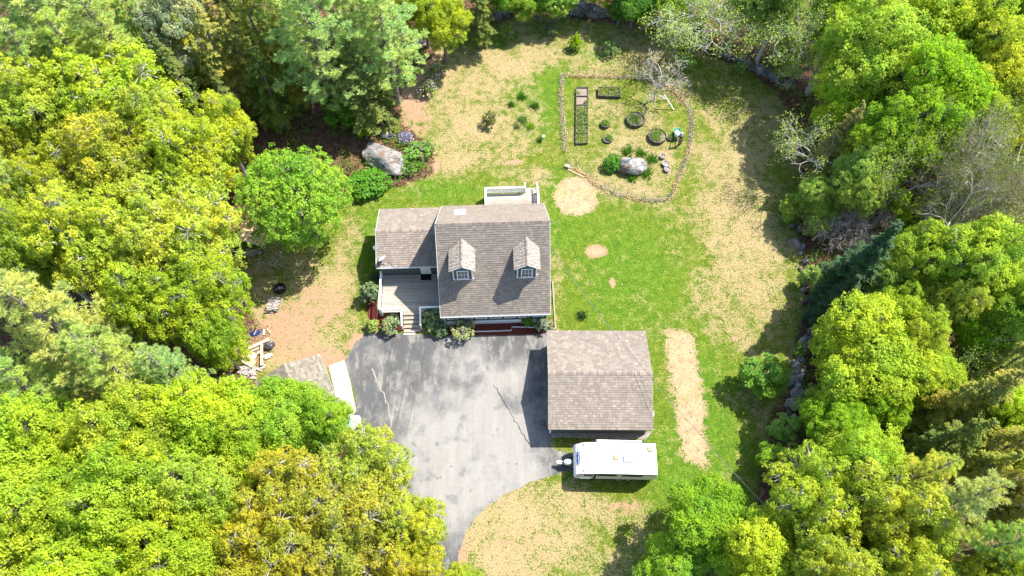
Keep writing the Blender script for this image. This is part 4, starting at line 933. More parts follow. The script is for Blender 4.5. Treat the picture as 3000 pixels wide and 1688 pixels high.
def branchy(seed, H, spread, depth, n0, bark, leafn=0, leaf=.14, cr=.28, r0=None, multi=1, minr=.008, zup=.35):
    """bare tree or shrub: recursively forked limbs, optional sparse leaf clumps at the ends"""
    r = np.random.default_rng(seed); mb = MB(); tips = []
    def grow(p, d, L, rad, k):
        q = p + d * L * .5 + r.normal(0, .05 * L, 3); e = q + unit(d + r.normal(0, .14, 3)) * L * .5
        mb.tube([p, q, e], [rad, rad * .8, max(rad * .62, minr)], 5 if rad > .05 else 3, cap=False)
        if k == 0: tips.append((e, unit(e - q))); return
        for _ in range(int(r.integers(2, 4)) if k < depth else n0):
            a = unit(np.cross(d, r.normal(size=3))); nd = unit(d * r.uniform(.55, 1.0) + a * spread * r.uniform(.55, 1.15) + np.array([0, 0, zup * .3]))
            grow(e if r.random() < .7 else q, nd, L * r.uniform(.58, .86), max(rad * .58, minr), k - 1)
    r0 = r0 or .02 * H + .03
    for i in range(multi):
        d0 = unit(np.array([r.normal(0, .35 if multi > 1 else .06), r.normal(0, .35 if multi > 1 else .06), 1])); grow(np.array([r.normal(0, .15) * (multi > 1), r.normal(0, .15) * (multi > 1), -.05]), d0, H * .34, r0 / math.sqrt(multi), depth)
    tm = mb.mesh('trunk', M[bark])
    if not leafn: return None, tm
    P = np.array([t[0] for t in tips]); U = np.array([t[1] for t in tips]); m = len(P); rep = np.repeat(np.arange(m), leafn); n = len(rep)
    off = r.normal(0, cr, (n, 3)) * np.array([1, 1, .55]); C = P[rep] + off
    tint = np.clip(.45 + r.normal(0, .17, m)[rep] + r.normal(0, .17, n), 0, 1); L = leaf * r.uniform(.7, 1.3, n)
    V, F, T = leaves(C, unit(np.array([0, 0, .9]) + r.normal(0, .5, (n, 3))), off + r.normal(0, .2, (n, 3)), L, L * .68, .18, tint)
    return np_mesh('crown', V, F, M['leaf'], dict(tint=T)), tm

KIT = {}   # kind -> list of (crown mesh, trunk mesh, radius, height)
def kit(kind, *mk): KIT[kind] = list(mk)
def bl(R, H, **k):
    a = dict(zc=H * .58, flat=H * .37 / R, lobes=40, clumps=2300, per=34, leaf=.185, cr=.40, seed=1, lower=-.75, lobe_r=(.20, .40), lobe_d=(.30, .86), twig=.25); a.update(k); c, t = broadleaf(R=R, H=H, **a); return (c, t, R * 1.05, H)
kit('maple', bl(5, 14, seed=1), bl(5, 15, seed=2, lobes=46), bl(4.6, 13, seed=3, lobes=34))
OKW = dict(clumps=2500, per=26, leaf=.185, cr=.31, lobe_r=(.16, .34), twig=.4, bark='bark_pale', open_=.06, lobe_d=(.30, .90))
kit('oak', bl(5, 15, seed=11, lobes=52, **OKW), bl(5, 14, seed=12, lobes=60, **OKW), bl(4.8, 15, seed=13, lobes=46, **OKW))
kit('dense', bl(4.8, 11, seed=21, zc=6.6, flat=.85, lobes=30, clumps=1700, per=30, leaf=.16, cr=.30, lobe_r=(.28, .42), twig=.2, lobe_d=(.55, .66)))
kit('small', bl(2.4, 6, seed=31, zc=3.6, flat=.95, lobes=11, clumps=260, per=26, leaf=.19, cr=.30), bl(2.4, 6, seed=32, zc=3.6, flat=.85, lobes=9, clumps=230, per=24, leaf=.20, cr=.32))
def pn(*a, **k): c, t = pine(*a, **k); return (c, t, a[1], a[2])
kit('pine', pn(41, 4.6, 19, 4.0, .85, 24, 34, .27, .30), pn(42, 4.6, 18, 4.5, .9, 24, 34, .27, .30), pn(43, 4.2, 17, 3.5, .85, 24, 34, .27, .30))
def hm(*a, **k): c, t = hemlock(*a, **k); return (c, t, a[1], a[2])
kit('hemlock', hm(51, 3.6, 14, 2.0, .42, 6, 46, .26), hm(52, 3.4, 13, 1.5, .42, 6, 46, .26))
kit('spruce', hm(53, 2.5, 12, .8, .33, 8, 60, .22, .10, .95, .05))
def br(*a, R=3, **k): c, t = branchy(*a, **k); return (c, t, R, a[1])
kit('sparse', br(61, 12, .75, 6, 5, 'bark_pale', 7, .20, .36, R=4.6), br(62, 12, .8, 6, 5, 'bark_pale', 6, .20, .36, R=4.6))
kit('haze', br(63, 12, .85, 6, 8, 'bark_dead', 8, .15, .36, R=4.8))
kit('bare', br(64, 5.0, 1.05, 6, 6, 'bark_dead', 0, r0=.11, R=2.2), br(65, 3.2, .95, 5, 5, 'bark_dead', 0, R=2.2, multi=4))

def tree(kind, ox, oy, ro, h, col, label, var=None, group=None, cat='tree', name=None, zf=.62, rz=None, ysq=1.0):
    """crown centre and radius as seen, height in metres"""
    lst = KIT[kind]; c, t, R0, H0 = lst[(int(ox + oy) if var is None else var) % len(lst)]
    z = h * zf; p = G(ox, oy, z); rad = ro * mpp(ox, oy, z); s = rad / R0
    nm = name or {'pine': 'pine_tree', 'hemlock': 'hemlock_tree', 'spruce': 'spruce_tree', 'oak': 'oak_tree', 'maple': 'maple_tree', 'dense': 'maple_tree', 'bare': 'bare_tree'}.get(kind, 'tree')
    o = empty(nm, (p[0], p[1], 0), (ox * 12.9898 + oy * 78.233) % 6.283 if rz is None else rz, label, cat, group); o.scale = (s, s * ysq, h / H0)
    a = put('trunk', t, o)
    if c is not None:
        q = random.uniform(.90, 1.08); b = put('crown', c, o); b.color = (col[0] * q * random.uniform(.93, 1.07), col[1] * q, col[2] * random.uniform(.8, 1.6), 1)
    return o
LIME = (.415, .540, .040); BRIGHT = (.285, .470, .030); YG = (.450, .535, .050); GOLD = (.430, .445, .035); GOLDG = (.435, .500, .045)
PINE = (.42, .55, .14); PINEY = (.49, .58, .13); HEM = (.155, .215, .030); HEMO = (.30, .32, .045); SAGE = (.42, .47, .20); SPR = (.045, .105, .040); DKG = (.13, .30, .022); OLIVE = (.31, .29, .06); FRESH = (.36, .49, .08)
GT = 'trees of the wood around the clearing'
T = [
 # west side
 ('dense', 745, 492, 152, 11, BRIGHT, 'round dense bright green maple just west of the house wing'),
 ('oak', 300, 235, 150, 16, YG, 'yellow green oak just below the pale pines in the northwest corner'),
 ('oak', 110, 270, 130, 17, YG, 'yellow green oak at the west edge below the corner pines'),
 ('oak', 470, 400, 140, 16, GOLDG, 'golden green oak between the dark hemlocks and the round maple'),
 ('oak', 270, 440, 150, 17, GOLD, 'most golden oak in the middle of the western wood'),
 ('pine', 40, 470, 90, 19, PINE, 'tall pale pine at the west edge among golden oaks'),
 ('oak', 560, 330, 85, 13, YG, 'smaller yellow green oak leaning over the brown path by the hemlocks'),
 ('oak', 450, 580, 140, 16, YG, 'yellow green oak overhanging the plywood lean-to'),
 ('oak', 230, 610, 150, 18, GOLDG, 'broad golden green oak with pale forked limbs showing, west side'),
 ('oak', 500, 740, 115, 14, LIME, 'lime oak with bare pale twigs beside the firewood pile'),
 ('oak', 70, 620, 110, 18, YG, 'yellow oak at the west edge above the big pale pine'),
 ('oak', 370, 760, 110, 14, YG, 'yellow green oak squeezed behind the big pale pine'),
 ('maple', 530, 850, 80, 11, LIME, 'lime green tree beside the heap of planks'),
 ('pine', 150, 830, 170, 20, PINEY, 'largest pale yellow green pine on the west edge'),
 ('pine', 300, 930, 130, 18, PINEY, 'pale pine between the largest pine and the shed'),
 ('pine', 440, 950, 95, 15, PINE, 'lower soft pale pine next to the heap of concrete blocks'),
 ('pine', 60, 970, 120, 18, PINE, 'shaded green pine in the west edge above the lime maples'),
 ('pine', 20, 540, 80, 18, PINE, 'pale pine at the west edge just above the yellow oak'),
 ('oak', 20, 360, 90, 16, GOLDG, 'golden green oak cut by the west edge below the corner pines'),
 ('oak', 380, 330, 110, 15, YG, 'yellow green oak just left of the bright understorey maple'),
 ('oak', 130, 480, 110, 16, GOLDG, 'golden green oak between the west edge pine and the most golden oak'),
 ('oak', 380, 660, 110, 15, YG, 'yellow green oak with a pale trunk fork left of the lean-to'),
 # southwest
 ('maple', 110, 1130, 140, 16, LIME, 'lime maple at the west edge below the pines'),
 ('maple', 310, 1100, 140, 16, LIME, 'lime maple directly below the middle pale pine'),
 ('maple', 520, 1060, 120, 14, LIME, 'lime maple with gaps southwest of the shed'),
 ('maple', 700, 1045, 110, 11, BRIGHT, 'bright green maple hiding the south half of the shed'),
 ('maple', 810, 1060, 80, 10, BRIGHT, 'small bright green maple beside the concrete apron'),
 ('maple', 90, 1330, 160, 17, LIME, 'brightest lime maple in the southwest corner'),
 ('maple', 300, 1290, 150, 17, LIME, 'lime maple second from the southwest corner'),
 ('maple', 490, 1250, 130, 15, LIME, 'lime maple next to the brown gap in the southwest wood'),
 ('maple', 470, 1420, 140, 16, (.40, .52, .02), 'yellowish lime maple at the south edge west of the golden oaks'),
 ('maple', 240, 1450, 130, 17, LIME, 'lime maple at the bottom edge near the southwest corner'),
 ('maple', 620, 1140, 95, 13, LIME, 'lime maple between the shed maples and the golden oaks'),
 ('oak', 720, 1240, 120, 14, GOLD, 'golden oak on the inner edge of the southwest wood'),
 ('oak', 920, 1190, 120, 12, GOLDG, 'golden green oak overhanging the driveway bend'),
 ('oak', 850, 1350, 150, 14, GOLD, 'broad golden oak between driveway and lime maples'),
 ('oak', 1028, 1330, 98, 12, GOLDG, 'golden green oak leaning furthest over the driveway'),
 ('oak', 680, 1400, 130, 15, GOLD, 'golden oak with white twigs at the south edge'),
 ('oak', 1030, 1445, 92, 12, GOLD, 'golden oak at the bottom edge beside the driveway'),
 ('maple', 1160, 1475, 60, 8, LIME, 'little lime tree peeping in at the bottom edge beside the driveway mouth'),
 ('maple', 180, 1220, 120, 15, LIME, 'lime maple in the dense southwest canopy under the west pines'),
 ('maple', 390, 1190, 110, 14, LIME, 'lime maple in the dense southwest canopy left of the brown gap'),
 ('maple', 20, 1220, 100, 16, LIME, 'lime maple cut by the west edge in the southwest wood'),
 ('maple', 580, 1330, 100, 13, LIME, 'lime maple touching the west side of the golden oaks'),
 # northwest
 ('pine', 60, -30, 140, 20, PINE, 'pale pine cut by the top edge in the northwest corner'),
 ('pine', 220, 10, 130, 19, PINE, 'pale pine cut by the top edge right of the corner one'),
 ('pine', 210, 170, 110, 17, PINE, 'pale pine nearest the yellow green oaks in the northwest'),
 ('pine', 350, 60, 90, 16, PINE, 'pale pine touching the sage grey tree'),
 ('pine', 110, 190, 110, 17, PINE, 'pale pine below the northwest corner pines at the oak edge'),
 ('hemlock', 500, 30, 100, 14, HEMO, 'olive hemlock at the top edge beside the sage grey tree'),
 ('hemlock', 600, 130, 90, 13, HEMO, 'olive hemlock in the middle of the dark hemlock group'),
 ('hemlock', 580, 20, 90, 14, HEM, 'dark hemlock at the top edge in the hemlock group'),
 ('hemlock', 720, 130, 80, 12, HEMO, 'olive hemlock just left of the long bare pine trunk'),
 ('hemlock', 480, 130, 80, 12, HEMO, 'olive hemlock under the sage grey tree'),
 ('hemlock', 400, 200, 80, 12, HEM, 'dark hemlock at the edge of the pale pines'),
 ('pine', 700, 20, 110, 18, PINE, 'pale white pine at the top edge left of the tall one'),
 ('pine', 880, 10, 110, 18, PINE, 'pale white pine at the top edge between the two big ones'),
 ('maple', 1060, -10, 80, 11, YG, 'yellow green maple cut by the top edge beside the white pines'),
 ('small', 930, 240, 60, 4.5, HEM, 'dark bush below the very dark hemlock at the litter edge'),
 ('pine', 130, 70, 170, 20, PINE, 'broad pale pine in the northwest corner'),
 ('pine', 290, 130, 110, 18, PINE, 'pale pine with drooping grey twigs right of the northwest corner pine'),
 ('pine', 20, 170, 90, 18, PINE, 'shaded pine at the west edge under the corner pine'),
 ('oak', 430, 50, 105, 15, SAGE, 'sage grey tree with bare twigs at the top edge'),
 ('hemlock', 540, 120, 105, 14, HEMO, 'olive hemlock right of the sage grey tree'),
 ('hemlock', 440, 190, 90, 13, HEM, 'dark hemlock below the sage grey tree'),
 ('hemlock', 640, 70, 95, 15, HEMO, 'olive hemlock at the top edge left of the tall white pine'),
 ('hemlock', 660, 190, 80, 12, HEM, 'dark hemlock left of the bare leaning pine trunk'),
 ('hemlock', 560, 235, 60, 10, HEM, 'short dark hemlock above the brown leaf litter'),
 ('small', 490, 225, 65, 5, DKG, 'bright green understorey maple in the shade of the hemlocks'),
 ('pine', 780, 60, 150, 20, PINE, 'tall pale white pine with a long bare grey trunk'),
 ('pine', 960, 60, 120, 17, PINE, 'pale white pine beside the north stone wall'),
 ('hemlock', 895, 190, 110, 11, HEM, 'very dark bushy hemlock below the white pines'),
 ('hemlock', 830, 150, 80, 11, HEM, 'dark hemlock close behind the long bare pine trunk'),
 ('small', 860, 280, 62, 4, DKG, 'bright green bush at the foot of the very dark hemlock'),
 ('small', 915, 325, 30, 2.5, BRIGHT, 'small bright shrub between hemlock and the big flat boulder'),
 ('maple', 1110, 40, 75, 10, YG, 'yellow green maple spraying over the north stone wall'),
 # north edge
 ('hemlock', 1200, 5, 60, 10, HEM, 'dark hemlock at the top edge left of the stone wall gap'),
 ('maple', 1310, -15, 65, 6.5, BRIGHT, 'green maple at the top edge over the north stone wall'),
 ('maple', 1400, -22, 60, 6.5, FRESH, 'pale green maple at the top edge left of the big grey boulders'),
 ('maple', 1500, -50, 60, 7, LIME, 'lime branch tip tree above the big grey boulders'),
 ('maple', 1600, -5, 65, 6.5, DKG, 'deep green maple right of the big grey boulders'),
 ('maple', 1690, -15, 60, 7, BRIGHT, 'green maple at the top edge where the north wall turns'),
 ('maple', 1250, -45, 80, 8, DKG, 'deep green maple cut by the top edge over the north wall'),
 ('maple', 1360, -40, 70, 7.5, BRIGHT, 'green maple cut by the top edge left of the pale green one'),
 ('maple', 1640, -55, 80, 8, DKG, 'deep green maple cut by the top edge right of the boulders'),
 ('small', 1360, 10, 40, 4, BRIGHT, 'low green bush spilling over the north stone wall'),
 ('small', 1420, 0, 42, 4, FRESH, 'low pale green bush left of the big grey boulders'),
 ('small', 1560, 20, 48, 4, DKG, 'low deep green bush right of the big grey boulders'),
 ('small', 1620, 35, 42, 4, DKG, 'low deep green bush at the start of the northeast wall'),
 # northeast
 ('sparse', 1760, 5, 100, 8, FRESH, 'half leafed tree cut by the top edge above the northeast wall'),
 ('sparse', 1860, 20, 100, 9, FRESH, 'thin tree at the top edge with grey twigs over brown litter'),
 ('maple', 1950, -10, 90, 12, (.24, .36, .05), 'dull green tree cut by the top edge in the northeast'),
 ('sparse', 2090, 110, 90, 11, FRESH, 'fresh green sparse tree left of the huge lime maple'),
 ('maple', 2110, 20, 90, 13, LIME, 'lime maple at the top edge left of the huge lime maple'),
 ('small', 1740, 60, 45, 4, FRESH, 'low fresh green bush on the northeast stone wall'),
 ('small', 1990, 130, 60, 5, FRESH, 'low fresh green bush above the bend of the northeast wall'),
 ('maple', 2290, 220, 110, 14, LIME, 'lime maple between the huge lime maple and the bright green one'),
 ('maple', 2480, 300, 100, 13, LIME, 'lime maple at the east edge above the grey twiggy trees'),
 ('maple', 2550, 320, 80, 13, YG, 'yellowish maple cut by the east edge above the grey trees'),
 ('maple', 2370, 350, 80, 11, BRIGHT, 'bright green maple left of the larger grey twiggy tree'),
 ('maple', 2200, 380, 80, 11, LIME, 'lime tree right of the olive hemlock'),
 ('haze', 2550, 470, 110, 14, (.27, .27, .08), 'grey twiggy tree cut by the east edge'),
 ('haze', 2420, 430, 90, 12, (.27, .28, .08), 'grey twiggy tree left of the larger grey one'),
 ('haze', 2480, 540, 90, 12, (.27, .28, .08), 'grey twiggy tree above the lime maple at the east edge'),
 ('small', 2350, 540, 70, 5, FRESH, 'low fresh green tree under the grey twiggy trees'),
 ('small', 2300, 560, 60, 5, LIME, 'low lime tree just beyond the dark spruce tip'),
 ('small', 2560, 560, 70, 6, LIME, 'low lime tree at the east edge under the grey trees'),
 ('small', 2240, 490, 60, 5, BRIGHT, 'low green tree behind the dead brush'),
 ('small', 2440, 500, 60, 5, LIME, 'low lime tree between two grey twiggy trees'),
 ('small', 2530, 400, 60, 5, FRESH, 'low pale tree right of the larger grey twiggy tree'),
 ('maple', 2260, 800, 80, 10, LIME, 'lime tree between the dark spruce and the brilliant lime maple'),
 ('maple', 2330, 740, 75, 10, YG, 'yellow green tree right of the fresh green one by the spruce'),
 ('maple', 2490, 800, 80, 12, BRIGHT, 'green maple just inside the shaded east edge trees'),
 ('hemlock', 2560, 900, 90, 13, HEMO, 'olive hemlock cut by the east edge below the green maples'),
 ('maple', 2340, 950, 90, 10, LIME, 'lime tree right of the brilliant lime maple above the pool'),
 ('small', 2450, 890, 70, 5, FRESH, 'low fresh green bush in the brown gap of the east wood'),
 ('hemlock', 2390, 1010, 90, 12, HEMO, 'olive hemlock just right of the little pool'),
 ('hemlock', 2470, 1180, 100, 13, HEMO, 'olive hemlock between shaded hollow and soft pale pines'),
 ('hemlock', 2330, 1120, 80, 10, HEM, 'dark hemlock just below the little pool'),
 ('pine', 2310, 1200, 85, 14, PINEY, 'soft pale pine above the middle yellow oak'),
 ('sparse', 1800, 45, 105, 7, FRESH, 'half leafed tree with grey branches above the northeast wall corner'),
 ('sparse', 1930, 85, 115, 7, FRESH, 'thin leafed tree with long grey branches over the northeast wall'),
 ('sparse', 2020, 40, 115, 10, FRESH, 'fresh green sparse tree at the top edge in the northeast'),
 ('sparse', 2060, 180, 75, 5.5, FRESH, 'low sparse tree overhanging the shaded east lawn corner'),
 ('maple', 2210, 130, 150, 16, LIME, 'huge lime maple in the northeast wood'),
 ('maple', 2390, 60, 140, 17, LIME, 'lime maple at the top edge of the northeast corner'),
 ('maple', 2370, 230, 130, 16, BRIGHT, 'bright green maple below the huge lime maple'),
 ('maple', 2510, 180, 110, 16, YG, 'yellowish maple at the east edge near the top corner'),
 ('maple', 2550, 40, 90, 17, BRIGHT, 'bright green maple filling the northeast corner'),
 ('maple', 2150, 240, 100, 12, LIME, 'lime maple leaning over the east stone wall'),
 ('maple', 2260, 330, 110, 14, BRIGHT, 'bright green maple beside the olive hemlock in the east wood'),
 ('sparse', 2075, 400, 85, 8, FRESH, 'fresh green sparse tree at the east lawn edge with one arching bare twig'),
 ('hemlock', 2125, 335, 75, 11, OLIVE, 'olive brown hemlock among fresh green trees in the east'),
 ('maple', 2170, 450, 80, 10, FRESH, 'pale green tree between the olive hemlock and the dead brush'),
 ('maple', 2070, 490, 65, 6, FRESH, 'low pale green tree at the lawn edge above the dead brush'),
 ('haze', 2480, 440, 130, 15, (.23, .24, .07), 'grey leafless looking tree with pale buds at the east edge'),
 ('haze', 2400, 520, 100, 14, (.23, .24, .06), 'grey twiggy budding tree below the larger grey one'),
 ('sparse', 2290, 450, 80, 12, FRESH, 'half leafed tree between bright maples and grey trees'),
 ('maple', 2330, 640, 105, 12, LIME, 'lime tree just right of the dark spruce tip'),
 ('maple', 2470, 650, 125, 15, LIME, 'lime maple at the east edge beside the dark spruce wood'),
 ('maple', 2550, 780, 90, 14, BRIGHT, 'shaded green maple at the east edge midway down'),
 ('maple', 2400, 760, 80, 12, YG, 'yellow green maple right of the dark spruce'),
 ('spruce', 2185, 650, 104, 14, SPR, 'dark blue green spruce leaning away over the east lawn edge'),
 ('spruce', 2120, 740, 70, 9, SPR, 'short dark spruce at the foot of the taller spruce'),
 ('maple', 2230, 720, 70, 9, FRESH, 'fresh green tree tucked against the dark spruce'),
 # southeast
 ('small', 1975, 1075, 45, 3.5, FRESH, 'low fresh bush at the lower end of the southeast stone wall'),
 ('small', 1940, 1150, 50, 3.5, BRIGHT, 'low bright bush on the shaded litter strip above the yellow oaks'),
 ('small', 1990, 1160, 55, 4, FRESH, 'low fresh bush on the litter strip beside the lime maple'),
 ('small', 2050, 1020, 60, 4.5, FRESH, 'low fresh bush just behind the southeast stone wall'),
 ('small', 1985, 520, 40, 3, FRESH, 'low fresh bush at the lawn edge near the half buried wall'),
 ('small', 2045, 690, 40, 3, FRESH, 'low fresh bush between dead brush and short spruce'),
 ('small', 2060, 540, 60, 4, FRESH, 'low fresh bush in front of the dead brush'),
 ('small', 2090, 840, 60, 4, LIME, 'low lime bush between short spruce and brilliant lime maple'),
 ('maple', 2530, 1030, 80, 11, LIME, 'lime tree cut by the east edge among the olive hemlocks'),
 ('maple', 2560, 1200, 80, 11, YG, 'yellow green tree cut by the east edge above the olive oak'),
 ('small', 2420, 950, 70, 5, FRESH, 'low fresh bush between the pool and the olive hemlocks'),
 ('small', 2500, 900, 60, 5, FRESH, 'low fresh bush at the east edge of the brown gap'),
 ('small', 2440, 1130, 60, 5, FRESH, 'low fresh bush in the shaded southeast hollow'),
 ('maple', 2190, 890, 150, 12, LIME, 'brilliant lime maple beside the stone wall east of the lawn'),
 ('maple', 2300, 860, 80, 11, LIME, 'lime maple just behind the brilliant lime maple'),
 ('small', 1925, 945, 72, 4, (.19, .36, .03), 'round green bush at the shaded lawn edge east of the straw strip'),
 ('sparse', 2440, 850, 70, 10, FRESH, 'bare branched sapling in the brown gap of the east wood'),
 ('hemlock', 2480, 990, 120, 14, HEMO, 'olive hemlock at the east edge above the shaded hollow'),
 ('hemlock', 2400, 1110, 110, 13, HEM, 'dark hemlock in the shaded hollow of the southeast wood'),
 ('hemlock', 2540, 1120, 100, 14, HEMO, 'olive hemlock at the east edge below the shaded hollow'),
 ('maple', 2220, 1010, 75, 9, BRIGHT, 'green tree at the west bank of the little pool'),
 ('maple', 2110, 1060, 80, 10, BRIGHT, 'bright green tree by the lower east stone wall'),
 ('maple', 2160, 1150, 110, 12, LIME, 'lime maple above the yellow oaks of the southeast wood'),
 ('oak', 2060, 1250, 125, 13, YG, 'yellow green oak with white twigs nearest the straw strip'),
 ('oak', 2240, 1290, 140, 15, YG, 'yellow green oak in the middle of the southeast wood'),
 ('pine', 2380, 1270, 115, 17, PINEY, 'soft pale pine in the southeast wood'),
 ('pine', 2470, 1380, 105, 17, PINE, 'soft pale pine near the southeast corner'),
 ('maple', 1790, 1320, 115, 9, BRIGHT, 'bright green maple nearest the trailer at the south lawn edge'),
 ('maple', 1690, 1430, 95, 7, BRIGHT, 'low bright green tree at the bottom edge by the tan lawn'),
 ('maple', 1920, 1400, 110, 11, LIME, 'lime maple at the south edge beside the bright green ones'),
 ('oak', 2080, 1420, 130, 14, GOLDG, 'golden oak at the bottom edge of the southeast wood'),
 ('oak', 2270, 1440, 130, 15, GOLDG, 'golden oak at the bottom edge below the pale pines'),
 ('oak', 2540, 1260, 90, 15, OLIVE, 'olive oak at the east edge of the southeast wood'),
 ('oak', 2520, 1460, 110, 16, GOLDG, 'golden green oak in the southeast corner'),
]
for a in T: tree(*a, group=GT if a[0] not in ('small', 'bare') else None)
# slanting bare trunk of a dead pine by the hemlocks
b = G(587, 273); t_ = G(549, 203, 6.5)
dt = empty('dead_tree', (b[0], b[1], 0), 0, 'bare grey trunk standing under the hemlocks above the leaf litter', 'tree')
MB().tube([(0, 0, -.1), (t_[0] * .5 - b[0] * .5, t_[1] * .5 - b[1] * .5, 3.2), (t_[0] - b[0], t_[1] - b[1], 6.5)], [.24, .2, .15], 8).build('trunk', M['bark'], dt)

# ------------------------------------------------------------------ stones and boulders
import bmesh
from mathutils import noise as mnoise
def rock_mesh(seed, sub=2, mat=None, amp=.28, flat=1.0, cuts=5):
    r = np.random.default_rng(seed); bm = bmesh.new(); bmesh.ops.create_icosphere(bm, subdivisions=sub, radius=1)
    pl = [(Vector(unit(r.normal(size=3))), r.uniform(.62, .88)) for _ in range(cuts)]; off = Vector(r.uniform(-50, 50, 3))
    for v in bm.verts:
        c = v.co.copy()
        for n_, d in pl:
            k = c.dot(n_)
            if k > d: c -= n_ * (k - d) * .9
        c *= 1 + amp * (mnoise.noise(c * 1.3 + off)) + amp * .35 * mnoise.noise(c * 4 + off); c.z *= flat; v.co = c
    me = bpy.data.meshes.new('stone'); bm.to_mesh(me); bm.free(); me.materials.append(mat or M['rock']); return me
STONES = [rock_mesh(100 + i, 2, M['rock'] if i % 3 else M['rock_pale']) for i in range(8)]
def wall_of(label, pts, n, size, seed, width=.55):
    r = np.random.default_rng(seed); P = [np.array(G2(*p)) for p in pts]; seg = [np.linalg.norm(P[i + 1] - P[i]) for i in range(len(P) - 1)]; tot = sum(seg)
    root = empty('stone_wall', (P[0][0], P[0][1], 0), 0, label, 'stone wall', 'tumbled stone walls around the yard')
    for k in range(n):
        t = (k + r.uniform(.2, .8)) / n * tot; i = 0
        while i < len(seg) - 1 and t > seg[i]: t -= seg[i]; i += 1
        q = P[i] + (P[i + 1] - P[i]) * min(1, t / seg[i]) + r.normal(0, width * .5, 2); sz = size * r.uniform(.55, 1.35)
        o = put('stone', STONES[int(r.integers(0, 8))], root, (q[0] - P[0][0], q[1] - P[0][1], sz * r.uniform(.25, .55)), tuple(r.uniform(0, 6.28, 3)), (sz * r.uniform(.8, 1.3), sz * r.uniform(.7, 1.1), sz * r.uniform(.55, .8)))
wall_of('tumbled stone wall at the north edge left of the big grey boulders', [(1180, 66), (1230, 50), (1290, 28), (1330, 18)], 30, .45, 1)
wall_of('tumbled dark stone wall curving along the northeast lawn edge', [(1640, 55), (1700, 82), (1770, 112), (1850, 145), (1920, 185), (1985, 215)], 64, .46, 2)
wall_of('short stone wall beside the blossom shrubs under the white pines', [(985, 160), (1010, 140), (1035, 122), (1065, 104)], 26, .42, 3)
wall_of('stone wall of large pale stones along the southeast lawn edge', [(2052, 800), (2036, 850), (2018, 880), (2005, 930), (1998, 990), (1990, 1035), (1978, 1085)], 34, .52, 4, .45)
wall_of('half buried stone wall at the shaded east lawn edge near the dead brush', [(2000, 560), (2010, 620), (2030, 700), (2040, 760)], 16, .4, 5)
wall_of('few pale stones at the top edge right of the pale green maple', [(1420, 22), (1440, 34), (1530, 40)], 10, .34, 6)
def boulder(ox, oy, rx, ry, h, rz, mat, seed, label, flat=.8, name='boulder', cuts=8, sink=.3):
    s = mpp(ox, oy, h * .5); p = G(ox, oy, h * .35)
    o = put(name, rock_mesh(seed, 4, M[mat], .16, 1, cuts), None, (p[0], p[1], h * (.5 - sink * .5)), (0, 0, rz), (rx * s, ry * s, h * .75)); tag(o, label, 'boulder'); return o
boulder(966, 398, 64, 36, 1.5, -.62, 'rock_rust', 203, 'huge flat topped lichen boulder between the hemlock and the house wing', cuts=9)
boulder(975, 340, 22, 12, .6, -.3, 'rock_pale', 204, 'small pale rock just above the huge flat boulder')
boulder(1590, 416, 39, 27, 1.3, -.1, 'rock_pale', 205, 'white and rust coloured boulder inside the fenced garden', cuts=10)
boulder(1458, 22, 24, 20, 1.2, .2, 'rock', 206, 'big blue grey boulder at the top edge, left one of the pair')
boulder(1497, 28, 30, 20, 1.2, -.3, 'rock', 207, 'big dark grey boulder at the top edge, larger right one of the pair')
boulder(1011, 197, 9, 6, .4, .5, 'rock_pale', 208, 'white stone lying on the red leaf litter beside the dark hemlock')
boulder(713, 318, 12, 8, .5, .5, 'rock', 209, 'grey stone beside the brown path above the round maple')

# ------------------------------------------------------------------ shrubs and garden plants
def shrub_kit(seed, R, H, clumps, per, leaf, cr, mat='leaf', lobes=9, twig=.6, bark='bark', lower=-.3, open_=0):
    c, t = broadleaf(seed, R, H, H * .55, .75, lobes, clumps, per, leaf, cr, (.34, .5), twig, bark, lower, open_, (.4, .72)); c.materials.clear(); c.materials.append(M[mat]); return (c, t, R * 1.05, H)
kit('rhodo', shrub_kit(71, 1.0, 1.4, 150, 13, .17, .13, 'glossy_leaf'), shrub_kit(72, 1.0, 1.3, 140, 13, .17, .13, 'glossy_leaf'), shrub_kit(73, .9, 1.2, 120, 13, .17, .13, 'glossy_leaf', 7))
kit('leggy', shrub_kit(74, 1.1, 1.4, 150, 9, .16, .13, 'glossy_leaf', 11, 1, 'bark', -.2, .25))
kit('lowbush', shrub_kit(75, .9, .8, 170, 16, .12, .14, 'leaf', 10, .3), shrub_kit(76, .9, .9, 150, 16, .13, .14, 'leaf', 9, .4))
kit('airy', shrub_kit(77, .9, 1.2, 70, 12, .13, .14, 'leaf', 9, 1, 'bark', -.2, .15), shrub_kit(78, .9, 1.1, 60, 12, .13, .15, 'leaf', 8, 1, 'bark', -.2, .15))
def grassy(seed, n, h, spread):
    r = np.random.default_rng(seed); a = r.uniform(0, 6.283, n); lean = r.uniform(.1, .9, n); C = np.stack([r.normal(0, spread, n), r.normal(0, spread, n), np.zeros(n)], -1)
    D = np.stack([np.cos(a) * lean, np.sin(a) * lean, np.ones(n)], -1); V, F, T = needles(C, D, h * r.uniform(.5, 1.1, n), np.full(n, .045), r.uniform(.2, .9, n), r)
    return np_mesh('blades', V, F, M['leaf'], dict(tint=T))
TUFT = [grassy(80 + i, 130, .5, .14) for i in range(3)]
def shrub(kind, ox, oy, ro, h, col, label, var=None, group=None, cat='shrub', name='shrub'):
    o = tree(kind, ox, oy, ro, h, col, label, var, group, cat, name, .5); return o
